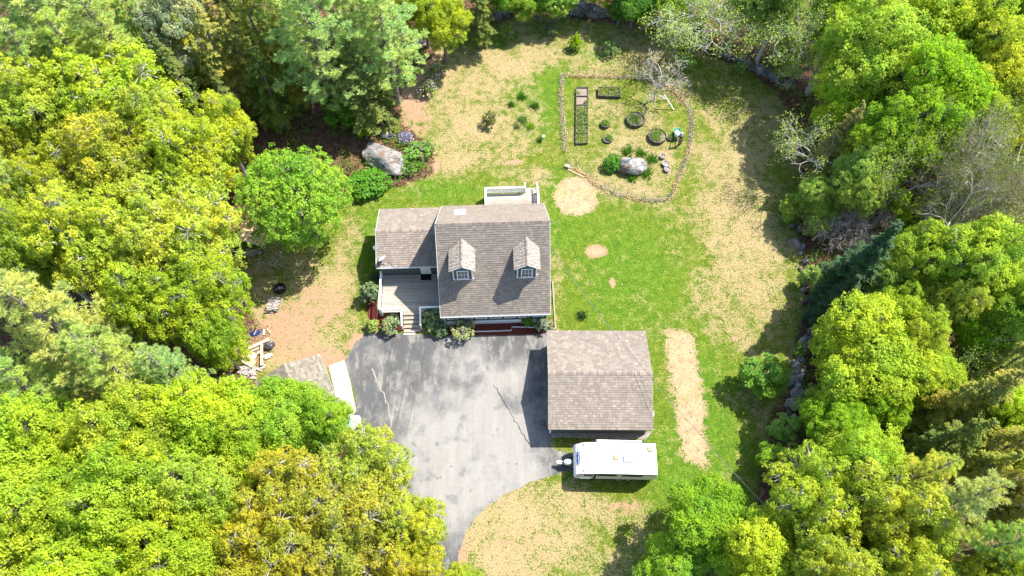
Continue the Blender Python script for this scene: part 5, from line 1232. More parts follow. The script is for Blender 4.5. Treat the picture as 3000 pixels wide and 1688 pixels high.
def tuft(ox, oy, ro, col, label, cat='plant', group=None, name='tussock'):
    p = G(ox, oy, .15); s = ro * mpp(ox, oy) / .45; o = empty(name, (p[0], p[1], 0), ox % 6, label, cat, group); o.scale = (s, s, min(s, 1.3))
    b = put('blades', TUFT[int(ox) % 3], o); b.color = (*col, 1)
    return o
RH = (.20, .255, .085); RHB = (.23, .30, .07)
GS = 'shrubs planted round the house front'
shrub('rhodo', 932, 738, 30, 1.9, RH, 'tall pale leaved rhododendron against the west side of the front deck', 0, GS)
shrub('rhodo', 941, 700, 15, 1.2, (.09, .14, .04), 'small shaded rhododendron by the deck corner under the wing eave', 2, GS)
shrub('rhodo', 938, 820, 20, 1.0, RHB, 'small glossy bright green rhododendron at the driveway corner', 1, GS)
shrub('rhodo', 983, 820, 30, 1.2, RH, 'round rhododendron just left of the deck steps', 2, GS)
shrub('rhodo', 1088, 800, 34, 1.5, RH, 'large rhododendron just right of the deck steps', 0, GS)
shrub('rhodo', 1110, 828, 22, 1.0, (.12, .19, .05), 'dark green rhododendron between the steps shrub and the leggy one', 1, GS)
shrub('leggy', 1160, 826, 40, 1.4, (.24, .26, .11), 'leggy rhododendron with reddish bare stems at the mulch bed', 0, GS)
shrub('rhodo', 1330, 808, 17, 1.1, (.12, .27, .02), 'fresh green shrub at the east end of the mulch bed', 1, GS)
shrub('rhodo', 1364, 818, 24, 1.1, (.22, .25, .11), 'pale rhododendron at the house corner next to the garage', 2, GS)
shrub('lowbush', 930, 462, 52, 1.1, (.14, .33, .02), 'spreading bright green juniper below the huge flat boulder', 0)
shrub('lowbush', 905, 485, 28, .9, (.15, .32, .02), 'small spreading juniper beside the larger one at the lawn edge', 1)
shrub('airy', 1045, 385, 44, 1.3, (.19, .38, .05), 'airy light green shrub on the east side of the huge boulder', 0)
shrub('airy', 1075, 372, 26, 1.0, (.20, .37, .05), 'airy light green shrub at the edge of the tan lawn east of the boulder', 1)
shrub('airy', 1030, 425, 26, .9, (.18, .36, .04), 'low light green shrub touching the south end of the huge boulder', 1)
shrub('airy', 985, 320, 28, 1.1, (.30, .36, .04), 'yellowish airy shrub above the small pale rock', 0)
shrub('lowbush', 1008, 436, 11, .5, (.42, .38, .03), 'tiny yellow leaved shrub south of the huge boulder', 0)
o = shrub('airy', 1020, 348, 20, .9, (.30, .32, .34), 'shrub with pale violet flowers beside the huge boulder', 1)
def blossoms(o, n, rad, h, mat, seed, sz=.07):
    r = np.random.default_rng(seed); C = r.normal(0, 1, (n, 3)); C = unit(C) * r.uniform(.6, 1, (n, 1)) * np.array([rad, rad, h * .5]); C[:, 2] = np.abs(C[:, 2]) + h * .45
    L = sz * r.uniform(.7, 1.4, n); V, F, T = leaves(C, unit(np.array([0, 0, 1.0]) + r.normal(0, .4, (n, 3))), r.normal(0, 1, (n, 3)), L, L, .1, np.ones(n)); b = put('blossom', np_mesh('blossom', V, F, M[mat], dict(tint=T)), o); b['kind'] = 'stuff'
blossoms(o, 110, .95, 1.1, 'violet', 5, .12)
for ox, oy, lb in ((1098, 180, 'upper of the two shrubs full of white pink blossoms on the red litter'), (1073, 222, 'lower of the two shrubs full of white pink blossoms on the red litter')):
    o = shrub('airy', ox, oy, 28, 1.5, (.20, .26, .04), lb, int(oy) % 2, 'white blossoming shrubs'); blossoms(o, 85, .95, 1.2, 'flower', int(oy), .085)
shrub('lowbush', 1447, 112, 18, 1.3, (.30, .46, .015), 'round lime bush alone on the tan north lawn', 1)
shrub('airy', 1535, 125, 26, 1.3, (.20, .35, .06), 'airy pale bush with a green shadow north of the garden fence', 0)
shrub('airy', 1275, 85, 20, 1.4, (.22, .42, .02), 'sparse bright sapling on the shaded north lawn', 1)
shrub('airy', 1380, 72, 32, .7, (.20, .30, .06), 'low spreading weeds like shrub below the north stone wall', 0)
shrub('airy', 1232, 300, 26, 1.5, (.20, .25, .04), 'thin olive shrub alone on the tan lawn west of the flower island', 0)
shrub('airy', 1722, 160, 30, 1.6, (.15, .36, .02), 'bright green sapling at the shaded northeast lawn edge', 1)
shrub('airy', 1860, 175, 24, 1.2, (.20, .40, .03), 'fresh green sprout below the northeast stone wall', 0)
shrub('airy', 2010, 880, 22, 1, (.20, .40, .03), 'small green sprout beside the southeast stone wall', 0)
shrub('lowbush', 1540, 412, 26, 1.0, (.13, .33, .02), 'green bush hugging the west side of the garden boulder', 0)
for ox, oy, ro, lb in ((1578, 380, 22, 'green plant clump behind the garden boulder, left one'), (1612, 384, 20, 'green plant clump behind the garden boulder, middle one'), (1640, 400, 22, 'green plant clump northeast of the garden boulder'), (1626, 436, 22, 'green plant clump southeast of the garden boulder'), (1590, 448, 18, 'low green clump at the foot of the garden boulder')):
    tuft(ox, oy, ro, (.09, .24, .02), lb, 'plant', 'lily clumps round the garden boulder')
for ox, oy, ro, cc, lb in ((1312, 243, 17, (.07, .20, .03), 'dark green clump at the top of the flower island'), (1286, 263, 13, (.08, .20, .02), 'green clump at the west rim of the flower island'), (1345, 266, 16, (.07, .20, .02), 'dark green clump at the east rim of the flower island'), (1315, 300, 17, (.16, .30, .10), 'pale blue green clump in the middle of the flower island'), (1334, 318, 15, (.20, .40, .02), 'lime clump at the south rim of the flower island'), (1300, 318, 12, (.22, .24, .16), 'greyish clump at the southwest rim of the flower island'), (1356, 352, 11, (.10, .22, .03), 'small dark clump beside the little white ornament')):
    tuft(ox, oy, ro, cc, lb, 'plant', 'perennial clumps of the flower island')
tuft(1463, 793, 19, (.08, .15, .05), 'dark spiky tussock with grey stalks on the lawn north of the garage')
# dead brush, bare garden tree
def bare(ox, oy, var, s, hz, label, cat, bark=None):
    p = G(ox, oy); c, t, R0, H0 = KIT['bare'][var]; o = empty('bare_tree' if var == 0 else 'dead_brush', (p[0], p[1], 0), ox % 6, label, cat); o.scale = (s, s, hz); put('trunk', t, o); return o
bare(1646, 252, 0, 1.15, 1.15, 'bare grey fruit tree leaning over the round garden beds', 'tree')
for ox, oy, s, lb in ((2060, 600, 1.15, 'bare pinkish grey dead brush at the lawn edge, lower heap'), (2125, 590, 1.2, 'bare grey dead brush between lower heap and dark spruce'), (2195, 560, 1.2, 'bare grey dead brush behind the spruce tip'), (2140, 630, 1.0, 'bare dead brush at the foot of the dark spruce')):
    bare(ox, oy, 1, s, s * 1.1, lb, 'dead shrub')

# ------------------------------------------------------------------ fenced garden
Z3 = lambda x, y: ((1600 + x / 3.45) / K, (180 + y / 3.45) / K)
def bed_rect(label, corners, div, h, long_axis):
    P = [np.array(G2(*Z3(*c), h)) for c in corners]; c0 = sum(P) / 4; o = empty('raised_bed', (c0[0], c0[1], 0), 0, label, 'raised bed')
    Q = [p - c0 for p in P]; t = .05
    for i in range(4): MB().bar((*Q[i], h / 2), (*Q[(i + 1) % 4], h / 2), t * 1.3, h).build('side_board', M['bed_wood'], o)
    for k in div:
        a = Q[0] + (Q[3] - Q[0]) * k if long_axis else Q[0] + (Q[1] - Q[0]) * k; b = Q[1] + (Q[2] - Q[1]) * k if long_axis else Q[3] + (Q[2] - Q[3]) * k
        MB().bar((*a, h / 2), (*b, h / 2), t * 1.5, h * .96).build('divider', M['bed_wood'], o)
    MB().prism([tuple(q * .985) for q in (Q[3], Q[2], Q[1], Q[0])], .02, h - .14).build('soil', M['soil'], o); return P
BEDS = [bed_rect('long narrow raised bed of six boxes along the west side of the garden', [(305, 262), (423, 262), (420, 820), (300, 825)], [.158, .318, .494, .662, .824], .28, True),
        bed_rect('short raised bed of two boxes north of the small round beds', [(528, 255), (745, 262), (752, 352), (528, 344)], [.51], .38, False)]
def weeds(name, pts, n, col, label, z=.2, hgt=.18, leaf=.10, seed=1, cat='weeds'):
    r = np.random.default_rng(seed); k = r.random((n, 2)); C = []
    for i in range(n):
        c = pts[int(r.integers(0, len(pts)))]; C.append((c[0] + r.normal(0, c[2]), c[1] + r.normal(0, c[2]), z + r.uniform(0, hgt)))
    C = np.array(C); L = leaf * r.uniform(.6, 1.4, n); V, F, T = leaves(C, unit(np.array([0, 0, 1.0]) + r.normal(0, .5, (n, 3))), r.normal(0, 1, (n, 3)), L, L * .5, .15, r.uniform(.1, .95, n))
    o = put(name, np_mesh(name, V, F, M['leaf'], dict(tint=T))); o.color = (*col, 1); tag(o, label, cat, kind='stuff'); return o
a, b, c, d = BEDS[0]; pts = []
for k in np.linspace(.36, .98, 26):
    for q in (.2, .5, .8): p = a + (d - a) * k + (b - a) * q; pts.append((p[0], p[1], .14))
p = a + (d - a) * .27 + (b - a) * .85; pts += [(p[0], p[1], .1)] * 4; p = a + (d - a) * .1 + (b - a) * .15; pts += [(p[0], p[1], .15)] * 3
weeds('weeds', pts, 1500, (.20, .30, .05), 'weeds growing in the lower boxes of the long raised bed', .2, .16, .15, 4)
a, b, c, d = BEDS[1]; pts = []
for k in np.linspace(.06, .94, 12):
    for q in (.2, .5, .8): p = a + (b - a) * k + (d - a) * q; pts.append((p[0], p[1], .1))
weeds('weeds', pts, 600, (.20, .30, .04), 'weeds growing in the short two box raised bed', .3, .12, .15, 5)
def ring_bed(zx, zy, zr, h, label, n, seed, lean=.0):
    ox, oy = Z3(zx, zy); p = G(ox, oy, h); r = zr / 3.45 * mpp(ox, oy) / K; rr = np.random.default_rng(seed)
    o = empty('round_bed', (p[0], p[1], 0), 0, label, 'round bed', 'round beds of grey edging in the garden')
    MB().lathe([(r - .04, .0), (r + .02, .0), (r + .03, h), (r - .03, h), (r - .04, 0)], 26).build('ring', M['bed_wood'], o); MB().lathe([(.01, h * .75), (r - .04, h * .7)], 22).build('soil', M['soil'], o)
    weeds('weeds', [(p[0] + rr.uniform(-.55, .55) * r, p[1] + rr.uniform(-.55, .55) * r, r * .22) for _ in range(9)], int(n * 1.6), (.20, .31, .05), 'weeds in the ' + label, h * .8, .25, .15, seed)
ring_bed(905, 580, 88, .42, 'large round bed nearest the bare fruit tree', 330, 11); ring_bed(1125, 748, 88, .42, 'large round bed nearest the gardener', 380, 12)
ring_bed(598, 628, 44, .35, 'smaller round bed closest to the two box bed', 170, 13); ring_bed(625, 778, 50, .22, 'small weedy round bed south of the others', 260, 14); ring_bed(1255, 772, 28, .2, 'tiny round bed touching the one by the gardener', 40, 15)
for zx, zy, zr, lb in ((1180, 955, 30, 'grey pot with dead stalks, topmost of three by the garden boulder'), (1210, 1030, 36, 'grey pot with dry leaves, middle of three by the garden boulder'), (1225, 1086, 33, 'grey pot, lowest of three by the garden boulder')):
    ox, oy = Z3(zx, zy); p = G(ox, oy, .3); r = zr / 3.45 * mpp(ox, oy) / K; o = empty('plant_pot', (p[0], p[1], 0), 0, lb, 'plant pot', 'grey pots by the garden boulder')
    MB().lathe([(r * .75, 0), (r, .32), (r * .88, .32), (r * .7, .2), (.01, .2)], 16).build('pot', M['block'], o)
    mb = MB(); rr = np.random.default_rng(int(zx))
    for _ in range(9): a = rr.uniform(0, 6.28); mb.tube([(rr.uniform(-.1, .1), rr.uniform(-.1, .1), .18), (math.cos(a) * r * .8, math.sin(a) * r * .8, rr.uniform(.32, .5))], .012, 3, cap=False)
    x = mb.build('dead_stalks', M['stick'], o); x['kind'] = 'stuff'
# wire fence round the garden
FP = [(200, 1060), (300, 1095), (400, 1150), (500, 1240), (680, 1330), (820, 1365), (980, 1400), (1120, 1408), (1235, 1392), (1290, 1330), (1380, 1090), (1420, 990), (1452, 870), (1470, 720), (1472, 570), (1440, 470), (1390, 400), (1270, 280), (1150, 205), (900, 168), (780, 160), (480, 152), (330, 150), (168, 140), (152, 300), (150, 430), (172, 600), (182, 760), (192, 915)]
FW = [np.array(G2(*Z3(*q))) for q in FP]
fen = empty('garden_fence', (FW[0][0], FW[0][1], 0), 0, 'low wire mesh fence on thin green posts round the vegetable garden', 'fence')
post = MB().tube([(0, 0, -.1), (0, 0, 1.25)], .02, 5).mesh('post', M['green_metal'])
for q in FW: put('post', post, fen, (q[0] - FW[0][0], q[1] - FW[0][1], 0), (random.uniform(-.05, .05), random.uniform(-.05, .05), 0))
mb = MB(); hf = .95
for i in range(len(FW) - 1):
    a = np.array([*(FW[i] - FW[0]), 0]); b = np.array([*(FW[i + 1] - FW[0]), 0]); L = np.linalg.norm(b - a); nrm = np.cross(b - a, [0, 0, 1.0]); nrm /= np.linalg.norm(nrm)
    for z in np.arange(.05, hf + .01, .15): mb.bar(a + [0, 0, z], b + [0, 0, z], .006, .006)
    for k in range(int(L / .15)): p = a + (b - a) * k / int(L / .15); mb.bar(p + [0, 0, .04], p + [0, 0, hf], .006, .006)
o = mb.build('wire_mesh', M['wire'], fen); o['kind'] = 'stuff'
# dead grass and leaves gathered along the fence foot
r = np.random.default_rng(17); C = []
for i in range(len(FW) - 1):
    n = int(np.linalg.norm(FW[i + 1] - FW[i]) * 110)
    for _ in range(n): C.append((*(FW[i] + (FW[i + 1] - FW[i]) * r.random() + r.normal(0, .13, 2)), r.uniform(.01, .14)))
C = np.array(C); n = len(C); L = .20 * r.uniform(.5, 1.6, n); V, F, T = leaves(C, unit(np.array([0, 0, 1.0]) + r.normal(0, .5, (n, 3))), r.normal(0, 1, (n, 3)) * np.array([1, 1, .3]), L, L * .3, .1, r.uniform(0, 1, n))
o = put('dead_grass', np_mesh('dead_grass', V, F, M['leaf'], dict(tint=T))); o.color = (.56, .46, .34, 1); tag(o, 'dry grey grass gathered along the foot of the garden fence', 'grass', kind='stuff')
def pole(name, a, za, b, zb_, rad, mat, label, cat):
    A = G(*a, za); B = G(*b, zb_); o = MB().tube([A, B], rad, 8).build(name, M[mat]); tag(o, label, cat); return o
pole('downspout', Z3(1197, 342), 1.5, Z3(1290, 490), .05, .055, 'white', 'long white pipe leaning from the bare fruit tree to the garden grass', 'pipe')
pole('pipe', Z3(1125, 335), .9, Z3(1225, 385), .08, .04, 'rope', 'short pale pole crossing the long white pipe under the fruit tree', 'pole')
pole('pipe', Z3(988, 350), 1.3, Z3(965, 465), .05, .035, 'rope', 'thin pale stake standing between fruit tree and large round bed', 'stake')
def slab_at(name, c, w, l, h, rz, z, mat, label, cat, group=None, tilt=0.0):
    p = G(*c, z); o = MB().box(-l / 2, l / 2, -w / 2, w / 2, -h / 2, h / 2).build(name, M[mat], None, (p[0], p[1], z), (tilt, 0, rz)); tag(o, label, cat, group); return o
slab_at('board', Z3(215, 1055), .22, .42, .05, -.5, .3, 'white', 'short white board on the fence end beside the straw circle', 'board')
slab_at('board', Z3(300, 1130), .10, 1.7, .06, -.55, .04, 'plank', 'narrow pale plank lying along the fence above the straw circle', 'plank')
# little ornament on the lawn
p = G(1366, 352); orn = empty('garden_ornament', (p[0], p[1], 0), 0, 'little white garden ornament on a stub post near the garden fence', 'ornament')
MB().tube([(0, 0, 0), (0, 0, .5)], .03, 8).build('post', M['metal'], orn); MB().lathe([(.01, .5), (.12, .52), (.15, .6), (.1, .66), (.01, .7)], 12).build('head', M['white'], orn)

# ------------------------------------------------------------------ gardener with a barrow
pf = G(1989.2 / K, 426.5 / K); PFX, PFY = pf[0], pf[1]
per = empty('person', (PFX, PFY, 0), math.radians(8), 'person in dark grey clothes standing behind a green barrow by the garden fence', 'person')
def skin(name, verts, edges, radii, mat, parent, root=0, sub=1):
    me = bpy.data.meshes.new(name); me.from_pydata(verts, edges, []); me.materials.append(M[mat]); o = put(name, me, parent)
    md = o.modifiers.new('Skin', 'SKIN'); md.use_smooth_shade = True
    if not me.skin_vertices: me.skin_vertices.new()
    for i, rd in enumerate(radii):
        sv = me.skin_vertices[0].data[i]; sv.radius = (rd, rd) if not isinstance(rd, tuple) else rd; sv.use_root = (i == root)
    o.modifiers.new('Subdivision', 'SUBSURF').levels = sub; o.modifiers['Subdivision'].render_levels = sub; return o
bv = [(0, 0, .95), (0, .03, 1.15), (0, .07, 1.34), (0, .09, 1.46), (0, .11, 1.55), (0, .13, 1.66)]; be = [(0, 1), (1, 2), (2, 3), (3, 4), (4, 5)]; brd = [(.15, .11), (.14, .10), (.17, .11), (.07, .07), (.055, .055), (.085, .10)]
def addv(p, rd, par): bv.append(p); brd.append(rd); be.append((par, len(bv) - 1)); return len(bv) - 1
for s_ in (-1, 1):
    hip = addv((s_ * .10, 0, .88), .095, 0); kn = addv((s_ * .12, .03 + s_ * .05, .48), .06, hip); an = addv((s_ * .13, -.02 + s_ * .09, .08), .042, kn); addv((s_ * .14, .12 + s_ * .09, .03), .035, an)
    sh = addv((s_ * .20, .08, 1.40), .06, 2); el = addv((s_ * .30, .16, 1.14), .043, sh); wr_ = addv((s_ * .26, .40, 1.0), .03, el); pm = addv((s_ * .25, .47, .985), .032, wr_)
    for k in range(4): f1 = addv((s_ * (.215 + k * .022), .53, .975 - abs(k - 1.5) * .004), .0095, pm); addv((s_ * (.215 + k * .022), .56 - abs(k - 1.4) * .006, .945), .008, f1)
    th_ = addv((s_ * .215, .49, 1.0), .010, pm); addv((s_ * .20, .525, .985), .009, th_)
skin('body', bv, be, brd, 'skin', per, 0)
tv = [(0, 0, .97), (0, .03, 1.15), (0, .07, 1.34), (0, .09, 1.44)]; te = [(0, 1), (1, 2), (2, 3)]; trd = [(.17, .13), (.16, .12), (.19, .13), (.08, .08)]
for s_ in (-1, 1):
    i = len(tv); tv += [(s_ * .20, .08, 1.40), (s_ * .30, .16, 1.14), (s_ * .265, .36, 1.015)]; te += [(2, i), (i, i + 1), (i + 1, i + 2)]; trd += [.075, .058, .045]
skin('shirt', tv, te, trd, 'shirt', per, 0)
tv = [(0, 0, .97)]; te = []; trd = [(.175, .135)]
for s_ in (-1, 1):
    i = len(tv); tv += [(s_ * .10, 0, .86), (s_ * .12, .03 + s_ * .05, .48), (s_ * .13, -.02 + s_ * .09, .09)]; te += [(0, i), (i, i + 1), (i + 1, i + 2)]; trd += [.11, .076, .06]
skin('trousers', tv, te, trd, 'trousers', per, 0)
for s_ in (-1, 1): skin('boot', [(s_ * .13, -.06 + s_ * .09, .05), (s_ * .135, .04 + s_ * .09, .045), (s_ * .14, .16 + s_ * .09, .035)], [(0, 1), (1, 2)], [.055, .052, .042], 'dark', per, 0)
MB().lathe([(.125, 1.66), (.128, 1.70), (.115, 1.76), (.07, 1.80), (.01, 1.81)], 14, (0, .13, 0)).build('cap', M['capcloth'], per, smooth=True)
MB().prism([(-.09, .22), (.09, .22), (.075, .33), (0, .36), (-.075, .33)], 1.685, 1.70).build('cap_brim', M['capcloth'], per)
wb = empty('wheelbarrow', (PFX, PFY, 0), math.radians(8), 'green garden barrow holding a pale sack in front of the gardener', 'wheelbarrow')
loft([[(-.22, .75, .35), (.22, .75, .35), (.22, 1.35, .35), (-.22, 1.35, .35)], [(-.36, .60, .66), (.36, .60, .66), (.34, 1.6, .70), (-.34, 1.6, .70)], [(-.33, .63, .66), (.33, .63, .66), (.31, 1.57, .70), (-.31, 1.57, .70)], [(-.20, .77, .38), (.20, .77, .38), (.20, 1.33, .38), (-.20, 1.33, .38)]], M['green_plastic'], 'tub', wb)
for s_ in (-1, 1):
    MB().tube([(s_ * .27, .42, .98), (s_ * .25, .75, .62), (s_ * .12, 1.3, .32), (s_ * .06, 1.62, .20)], .02, 6).build('handle', M['metal'], wb); MB().tube([(s_ * .22, .85, .5), (s_ * .24, .8, .02)], .018, 6).build('leg', M['metal'], wb)
MB().lathe([(.05, -.05), (.17, -.05), (.2, 0), (.17, .05), (.05, .05)], 16, cap=True).build('wheel', M['dark'], wb, (0, 1.66, .2), (0, math.pi / 2, 0))
sk_ = put('sack', rock_mesh(301, 3, M['dishgrey'], .12, 1, 2), None, (PFX - .04 - math.sin(.14) * 1.0, PFY + 1.02, .66), (0, 0, .4), (.26, .34, .17)); tag(sk_, 'pale sack lying in the green barrow', 'sack')
pp = G(1982.5 / K, 384 / K, .3); bk = empty('bucket', (pp[0], pp[1], 0), 0, 'dark green bucket standing beside the barrow', 'bucket')
MB().lathe([(.01, .01), (.16, .01), (.21, .42), (.19, .42), (.15, .05), (.01, .05)], 16).build('bucket_shell', M['green_plastic'], bk); MB().tube([(-.2, 0, .42), (-.1, 0, .36), (.1, 0, .36), (.2, 0, .42)], .008, 5).build('bail', M['metal'], bk)

# ------------------------------------------------------------------ west yard: lean-to, fire pit, firewood, heaps
Z6 = lambda x, y: ((660 + x / 7.156) / K, (960 + y / 7.156) / K)
Z9 = lambda x, y: ((660 + x / 6.825) / K, (680 + y / 6.825) / K)
f0 = G(*Z9(172, 122), .95); f1 = G(*Z9(742, 306), .85); ux = unit((f1 - f0) * np.array([1, 1, 0])); uy = np.array([-ux[1], ux[0], 0])
lt = empty('lean_to', (f0[0], f0[1], 0), math.atan2(ux[1], ux[0]), 'low lean-to roofed with weathered plywood sheets under the round maple', 'lean-to')
Lf = float(np.linalg.norm((f1 - f0)[:2]))
for k in range(2):
    a, b = k * Lf / 2 + .01, (k + 1) * Lf / 2 - .01
    MB().add([(a, 0, .95), (b, 0, .92), (b, 2.3, .40), (a, 2.3, .42), (a, 0, .93), (b, 0, .90), (b, 2.3, .38), (a, 2.3, .40)], [(0, 1, 2, 3), (7, 6, 5, 4), (0, 4, 5, 1), (1, 5, 6, 2), (2, 6, 7, 3), (3, 7, 4, 0)]).build('plywood_sheet', M['plank'], lt)
for x, y, z in ((.1, .1, .9), (Lf - .1, .1, .86), (Lf / 2, .1, .88), (.1, 2.2, .38), (Lf - .1, 2.2, .38)): MB().box(x - .04, x + .04, y - .04, y + .04, 0, z).build('post', M['grey_wood'], lt)
for nm, a, b, w, z, mt, lb in (('board', (290, 330), (310, 530), .12, .05, 'grey_wood', 'grey board lying at the west corner of the plywood lean-to'), ('board', (300, 435), (610, 355), .12, .12, 'stick', 'long pale pole in front of the plywood lean-to'), ('board', (610, 355), (805, 300), .10, .16, 'grey_wood', 'grey board end sticking out beside the concrete block'), ('board', (400, 390), (600, 430), .7, .06, 'deck_y', 'broad tan board lying in the mouth of the plywood lean-to')):
    A, B = G(*Z9(*a), z), G(*Z9(*b), z); o = MB().bar(A, B, w, .05).build(nm, M[mt]); tag(o, lb, 'board')
p = G(*Z9(655, 405), .1); cbk = MB(); rzb = -.2
for x0_, x1_, y0_, y1_ in ((-.2, .2, -.1, -.06), (-.2, .2, .06, .1), (-.2, -.16, -.06, .06), (-.02, .02, -.06, .06), (.16, .2, -.06, .06)): cbk.box(x0_, x1_, y0_, y1_, .0, .2)
o = cbk.build('cinder_block', M['block'], None, (p[0], p[1], 0), (0, 0, rzb)); tag(o, 'grey two hole cinder block beside the plywood lean-to', 'cinder block'); o.scale = (1.25, 1.25, 1)
def sticks(label, ox, oy, n, spread, seed, L=.9, group=None, mat='stick'):
    r = np.random.default_rng(seed); mb = MB(); p = G(ox, oy)
    for i in range(n):
        a = r.normal(0, .6); c = np.array([r.normal(0, spread), r.normal(0, spread * .6), .05 + r.uniform(0, .18)]); d = np.array([math.cos(a), math.sin(a), r.normal(0, .1)]) * L * r.uniform(.4, 1) / 2; mb.tube([c - d, c + r.normal(0, .05, 3), c + d], [.03, .025, .012], 4)
    o = mb.build('brushwood', M[mat], None, (p[0], p[1], 0)); tag(o, label, 'brushwood', group, 'stuff')
sticks('small heap of pale branches beside the round maple shade', 690, 660, 18, .5, 3)
fpx = G(704, 727); fp = empty('fire_pit', (fpx[0], fpx[1], 0), 0, 'round dark fire pit ring with charred sticks in the shaded yard', 'fire pit')
MB().lathe([(.44, 0), (.56, .0), (.55, .20), (.47, .20), (.44, .02)], 24).build('ring', M['dark'], fp); MB().lathe([(.01, .05), (.44, .03)], 20).build('ash_bed', M['charcoal'], fp)
for k, (a, l) in enumerate(((.5, .6), (2.5, .45), (.9, .35), (2.8, .5))): MB().tube([(-math.cos(a) * l / 2 + .12 * (k - 1.5), -math.sin(a) * l / 2 + .06 * (k % 2), .08), (math.cos(a) * l / 2 + .05 * k, math.sin(a) * l / 2 - .08 * (k % 3), .16 + k * .03)], .026, 6).build('charred_stick', M['stick'], fp)
# firewood: every split log its own
logm = []
for i in range(4):
    mb = MB(); a = [(0, -.065), (.07, -.04), (.075, .045), (0, .07), (-.065, .04)] if i % 2 else [(-.07, -.05), (.07, -.05), (.0, .08)]
    n = len(a); mb.add([(-.24, y, z) for y, z in a] + [(.24, y, z) for y, z in a], [tuple(reversed(range(n))), tuple(range(n, 2 * n))] + [(k, (k + 1) % n, n + (k + 1) % n, n + k) for k in range(n)]); logm.append(mb.mesh('firewood_log', M['log']))
p0 = G(684, 787); p1 = G(694, 752); rl = np.random.default_rng(21)
for row in range(4):
    for k in range(19 - row):
        t = (k + .5 + row * .4) / 19.2; q = p0 + (p1 - p0) * t; o = put('firewood_log', logm[int(rl.integers(0, 4))], None, (q[0] + rl.normal(0, .05) + (.28 if k % 2 else -.22), q[1] + rl.normal(0, .02), .07 + row * .12), (rl.uniform(0, 6.28), rl.normal(0, .05), rl.normal(0, .12)))
        tag(o, 'grey split log in the firewood stack south of the fire pit', 'log', 'logs of the firewood stack')
for k, (a, b) in enumerate((((672, 752), (704, 748)), ((676, 745), (700, 752)))):
    o = MB().tube([G(*a, .12), G(*b, .16)], .035, 6).build('pole', M['stick']); tag(o, ('longer' if k == 0 else 'shorter') + ' pale pole lying at the head of the firewood stack', 'pole')
# heap of boards
for nm, a, b, w, th_, z, mt, lb in (('plank', (480, 440), (920, 240), .24, .06, .35, 'plank', 'long pale plank slanting across the heap beside the dark bag'), ('plank', (765, 340), (762, 790), .20, .06, .42, 'plank', 'upright looking pale plank crossing the heap from top to bottom'), ('plank', (800, 610), (985, 560), .22, .05, .22, 'white', 'white board sticking out of the heap towards the lawn'), ('plank', (830, 655), (950, 615), .10, .05, .14, 'plank', 'thin plank just below the white board'), ('plank', (790, 760), (850, 805), .08, .05, .08, 'white', 'short white slat at the lower corner of the heap'), ('plank', (675, 540), (745, 490), .18, .05, .38, 'plank', 'short plank propped against the upright looking plank'), ('plank', (600, 150), (650, 60), .06, .04, .2, 'stick', 'thin pole lying over the blue tarp'), ('plank', (820, 40), (800, 150), .10, .05, .15, 'white', 'short pale slat right of the blue tarp'), ('plank', (880, 30), (960, 130), .06, .05, .12, 'plank', 'thin pinkish slat at the top of the heap')):
    o = MB().bar(G(*Z6(*a), z), G(*Z6(*b), z * .8 + .02), w, th_).build(nm, M[mt]); tag(o, lb, 'plank')
def panel(c, w, l, rz, z, mt, lb, tilt=(.12, -.08)):
    p = G(*Z6(*c), z); o = MB().box(-l / 2, l / 2, -w / 2, w / 2, -.012, .012).build('plywood_panel', M[mt], None, (p[0], p[1], z), (tilt[0], tilt[1], rz)); tag(o, lb, 'plywood')
panel((505, 720), .62, 1.05, -.5, .5, 'plank', 'tan plywood panel on top of the concrete block heap'); panel((520, 590), .75, 1.0, -.35, .36, 'plank', 'tan plywood panel behind the upper one in the heap', (-.05, .1)); panel((600, 430), .55, .9, .4, .15, 'deck_y', 'reddish board lying between the two crossing planks', (0, 0))
p = G(*Z6(640, 110), .12); o = put('tarp', rock_mesh(310, 3, M['tarp'], .35, 1, 3), None, (p[0], p[1], .06), (0, 0, .4), (.62, .33, .12)); tag(o, 'crumpled dark blue tarp at the top of the heap of boards', 'tarp')
p = G(*Z6(925, 372), .3); o = put('rubbish_bag', rock_mesh(311, 3, M['bag'], .3, 1, 2), None, (p[0], p[1], .30), (0, 0, .5), (.48, .36, .36)); tag(o, 'shiny dark rubbish bag standing beside the heap of boards', 'bag')
r = np.random.default_rng(33); bme = [MB().box(-.2, .2, -.1, .1, -.09, .09).mesh('concrete_block', M['block']), MB().box(-.15, .15, -.08, .08, -.05, .05).mesh('concrete_block', plain('pinkish_brick', (.38, .28, .24), .95, .1, 0, .25))]
for k in range(64):
    zx, zy = r.normal(470, 105), r.normal(930, 75); p = G(*Z6(zx, zy)); zz = .08 + max(0, .35 - math.hypot((zx - 470) / 130, (zy - 930) / 90) * .25) * r.uniform(.2, 1)
    o = put('concrete_block', bme[k % 2], None, (p[0], p[1], zz), (r.normal(0, .3), r.normal(0, .3), r.normal(-.1, .6))); tag(o, ('grey block' if k % 2 == 0 else 'pinkish brick') + ' in the tumbled rubble heap beside the shed', 'block' if k % 2 == 0 else 'brick', 'blocks and bricks of the rubble heap')
p = G(*Z6(95, 1060), .1); o = MB().lathe([(.22, 0), (.42, .02), (.44, .12), (.36, .16), (.22, .14), (.22, 0)], 18).build('ring', M['block'], None, (p[0], p[1], .02)); tag(o, 'pale concrete ring lying at the edge of the rubble heap', 'ring')
r = np.random.default_rng(35); n = 1500; C = []
for i in range(n):
    zx, zy = (r.normal(680, 130), r.normal(150, 110)) if i % 2 else (r.normal(560, 150), r.normal(620, 180)); p = G(*Z6(zx, zy)); C.append((p[0], p[1], r.uniform(.01, .12)))
